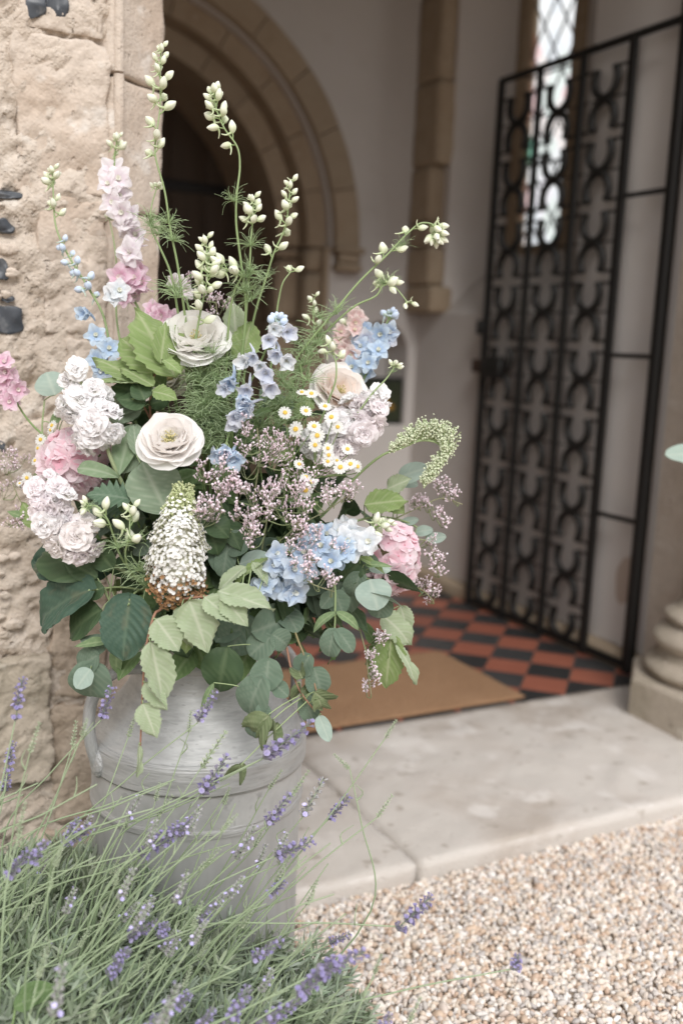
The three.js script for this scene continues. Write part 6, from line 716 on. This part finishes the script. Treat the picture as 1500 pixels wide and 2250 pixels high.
  // leafy shoots, uncountable
  const leafBlade = (L, a, el, y0, c, q) => { const d = V3(Math.cos(a) * Math.cos(el), Math.sin(el), Math.sin(a) * Math.cos(el)), s = V3(-Math.sin(a), 0, Math.cos(a)), b = (q() - 0.5) * 0.5; const P = (k, w) => { const p = d.clone().multiplyScalar(L * k).add(V3(0, y0 - 0.25 * L * k * k * b, 0)); return [p.clone().addScaledVector(s, w), p.clone().addScaledVector(s, -w)]; }; const r = [P(0, 0.0008), P(0.35, 0.0017), P(0.75, 0.0014), P(1, 0.0003)]; return surf(1, 3, (u, v) => r[Math.round(v * 3)][Math.round(u)].toArray(), () => c); };
  const mkShoot = (seed) => { const q = rng(seed), gs = [tube([[0, 0, 0], [0.002, 0.05, 0.001], [0.004, 0.085, 0]], 0.0012, 0.0006, 4, 4, gS)]; for (let w = 0; w < 9; w++) for (let i = 0; i < 4; i++) gs.push(leafBlade(lerp(0.040, 0.018, w / 8) * (0.8 + 0.4 * q()), i * 1.57 + w * 0.78 + q(), 0.45 + 0.75 * q() * (0.5 + w / 14), 0.012 + w * 0.0088, mix3([0.28, 0.355, 0.235], [0.47, 0.535, 0.42], q()), q)); return mergeGeometries(gs); };
  const spots = []; for (let i = 0; i < 9000 && spots.length < 3000; i++) { const a = LR() * 6.283, r = Math.sqrt(LR()), x = ctr.x + Math.cos(a) * r * 0.44, z = ctr.z + Math.sin(a) * r * 0.40; if (Math.hypot(x - CH.x, z - CH.z) < 0.195 || AW.x * x + AW.z * z > 1.76) continue; const h = 0.315 * Math.sqrt(Math.max(0.02, 1 - r * r * 0.93)); spots.push([x, Math.max(0.0, h - 0.085 - (LR() < 0.45 ? lr(0, 0.13) : lr(0, 0.03))), z, Math.cos(a) * r, Math.sin(a) * r]); }
  const im = new THREE.InstancedMesh(mkShoot(1), PM.leaf, spots.length), o = new THREE.Object3D(), cc = new THREE.Color(); im.name = 'leafy_shoots'; shadow(im);
  spots.forEach(([x, y, z, rx, rz], i) => { o.position.set(x - ctr.x, y, z - ctr.z); const d = V3(rx * 0.7 + 0.38 + lr(-0.45, 0.45), 0.9, rz * 0.7 + lr(-0.45, 0.45)).normalize(); o.quaternion.setFromUnitVectors(V3(0, 1, 0), d); o.rotateY(LR() * 6.28); o.scale.setScalar(lr(0.8, 1.45)); o.updateMatrix(); im.setMatrixAt(i, o.matrix); const f = lr(0.75, 1.15); im.setColorAt(i, cc.setRGB(f, f * lr(0.96, 1.04), f * lr(0.9, 1.08))); }); im.userData.kind = 'stuff'; bush.add(im);
  // dandelion leaf low in the bush
  const wd = thing('broad_weed', 'smooth green weed leaves low among the lavender', 'weed', V3(-0.36, 0.0, -0.98)); const lf = (b, t) => leafBT(wd, 'mid', b, t, { wide: 1.2, nrm: V3(0, 1, 0.6) }); lf([40, 2200, 1.2], [125, 2160, 1.22]); lf([30, 2215, 1.18], [90, 2185, 1.2]);  add('stem', tube([[0, 0, 0], [-0.005, 0.15, 0.01], at(36, 2208, 1.19).sub(wd.position).toArray()], 0.002, 0.0015, 5, 8, C.stem), PM.stem, wd);
}
{ // tip of another spray reaching in before the right column
  const base = V3(1.05, 0.0, -1.95), o = thing('leaf_sprig', 'mint green leaf tip poking in beside the worn column shaft', 'leaf sprig', base); const tipW = at(1478, 998, 2.0);
  add('stem', tube([V3(0, 0, 0), V3(0.02, 0.5, 0.02), at(1560, 1010, 2.0).sub(base)], 0.003, 0.0015, 6, 16, C.stem, C.stemPale), PM.stem, o); leafBT(o, 'eucPale', [1545, 1000, 2.0], [1462, 995, 1.98], { wide: 0.8, nrm: CBk.clone().addScaledVector(CUp, 0.8) }); leafBT(o, 'eucPale', [1552, 1008, 2.0], [1500, 1010, 1.99], { wide: 0.8 });
}

renderer.render(scene, camera);
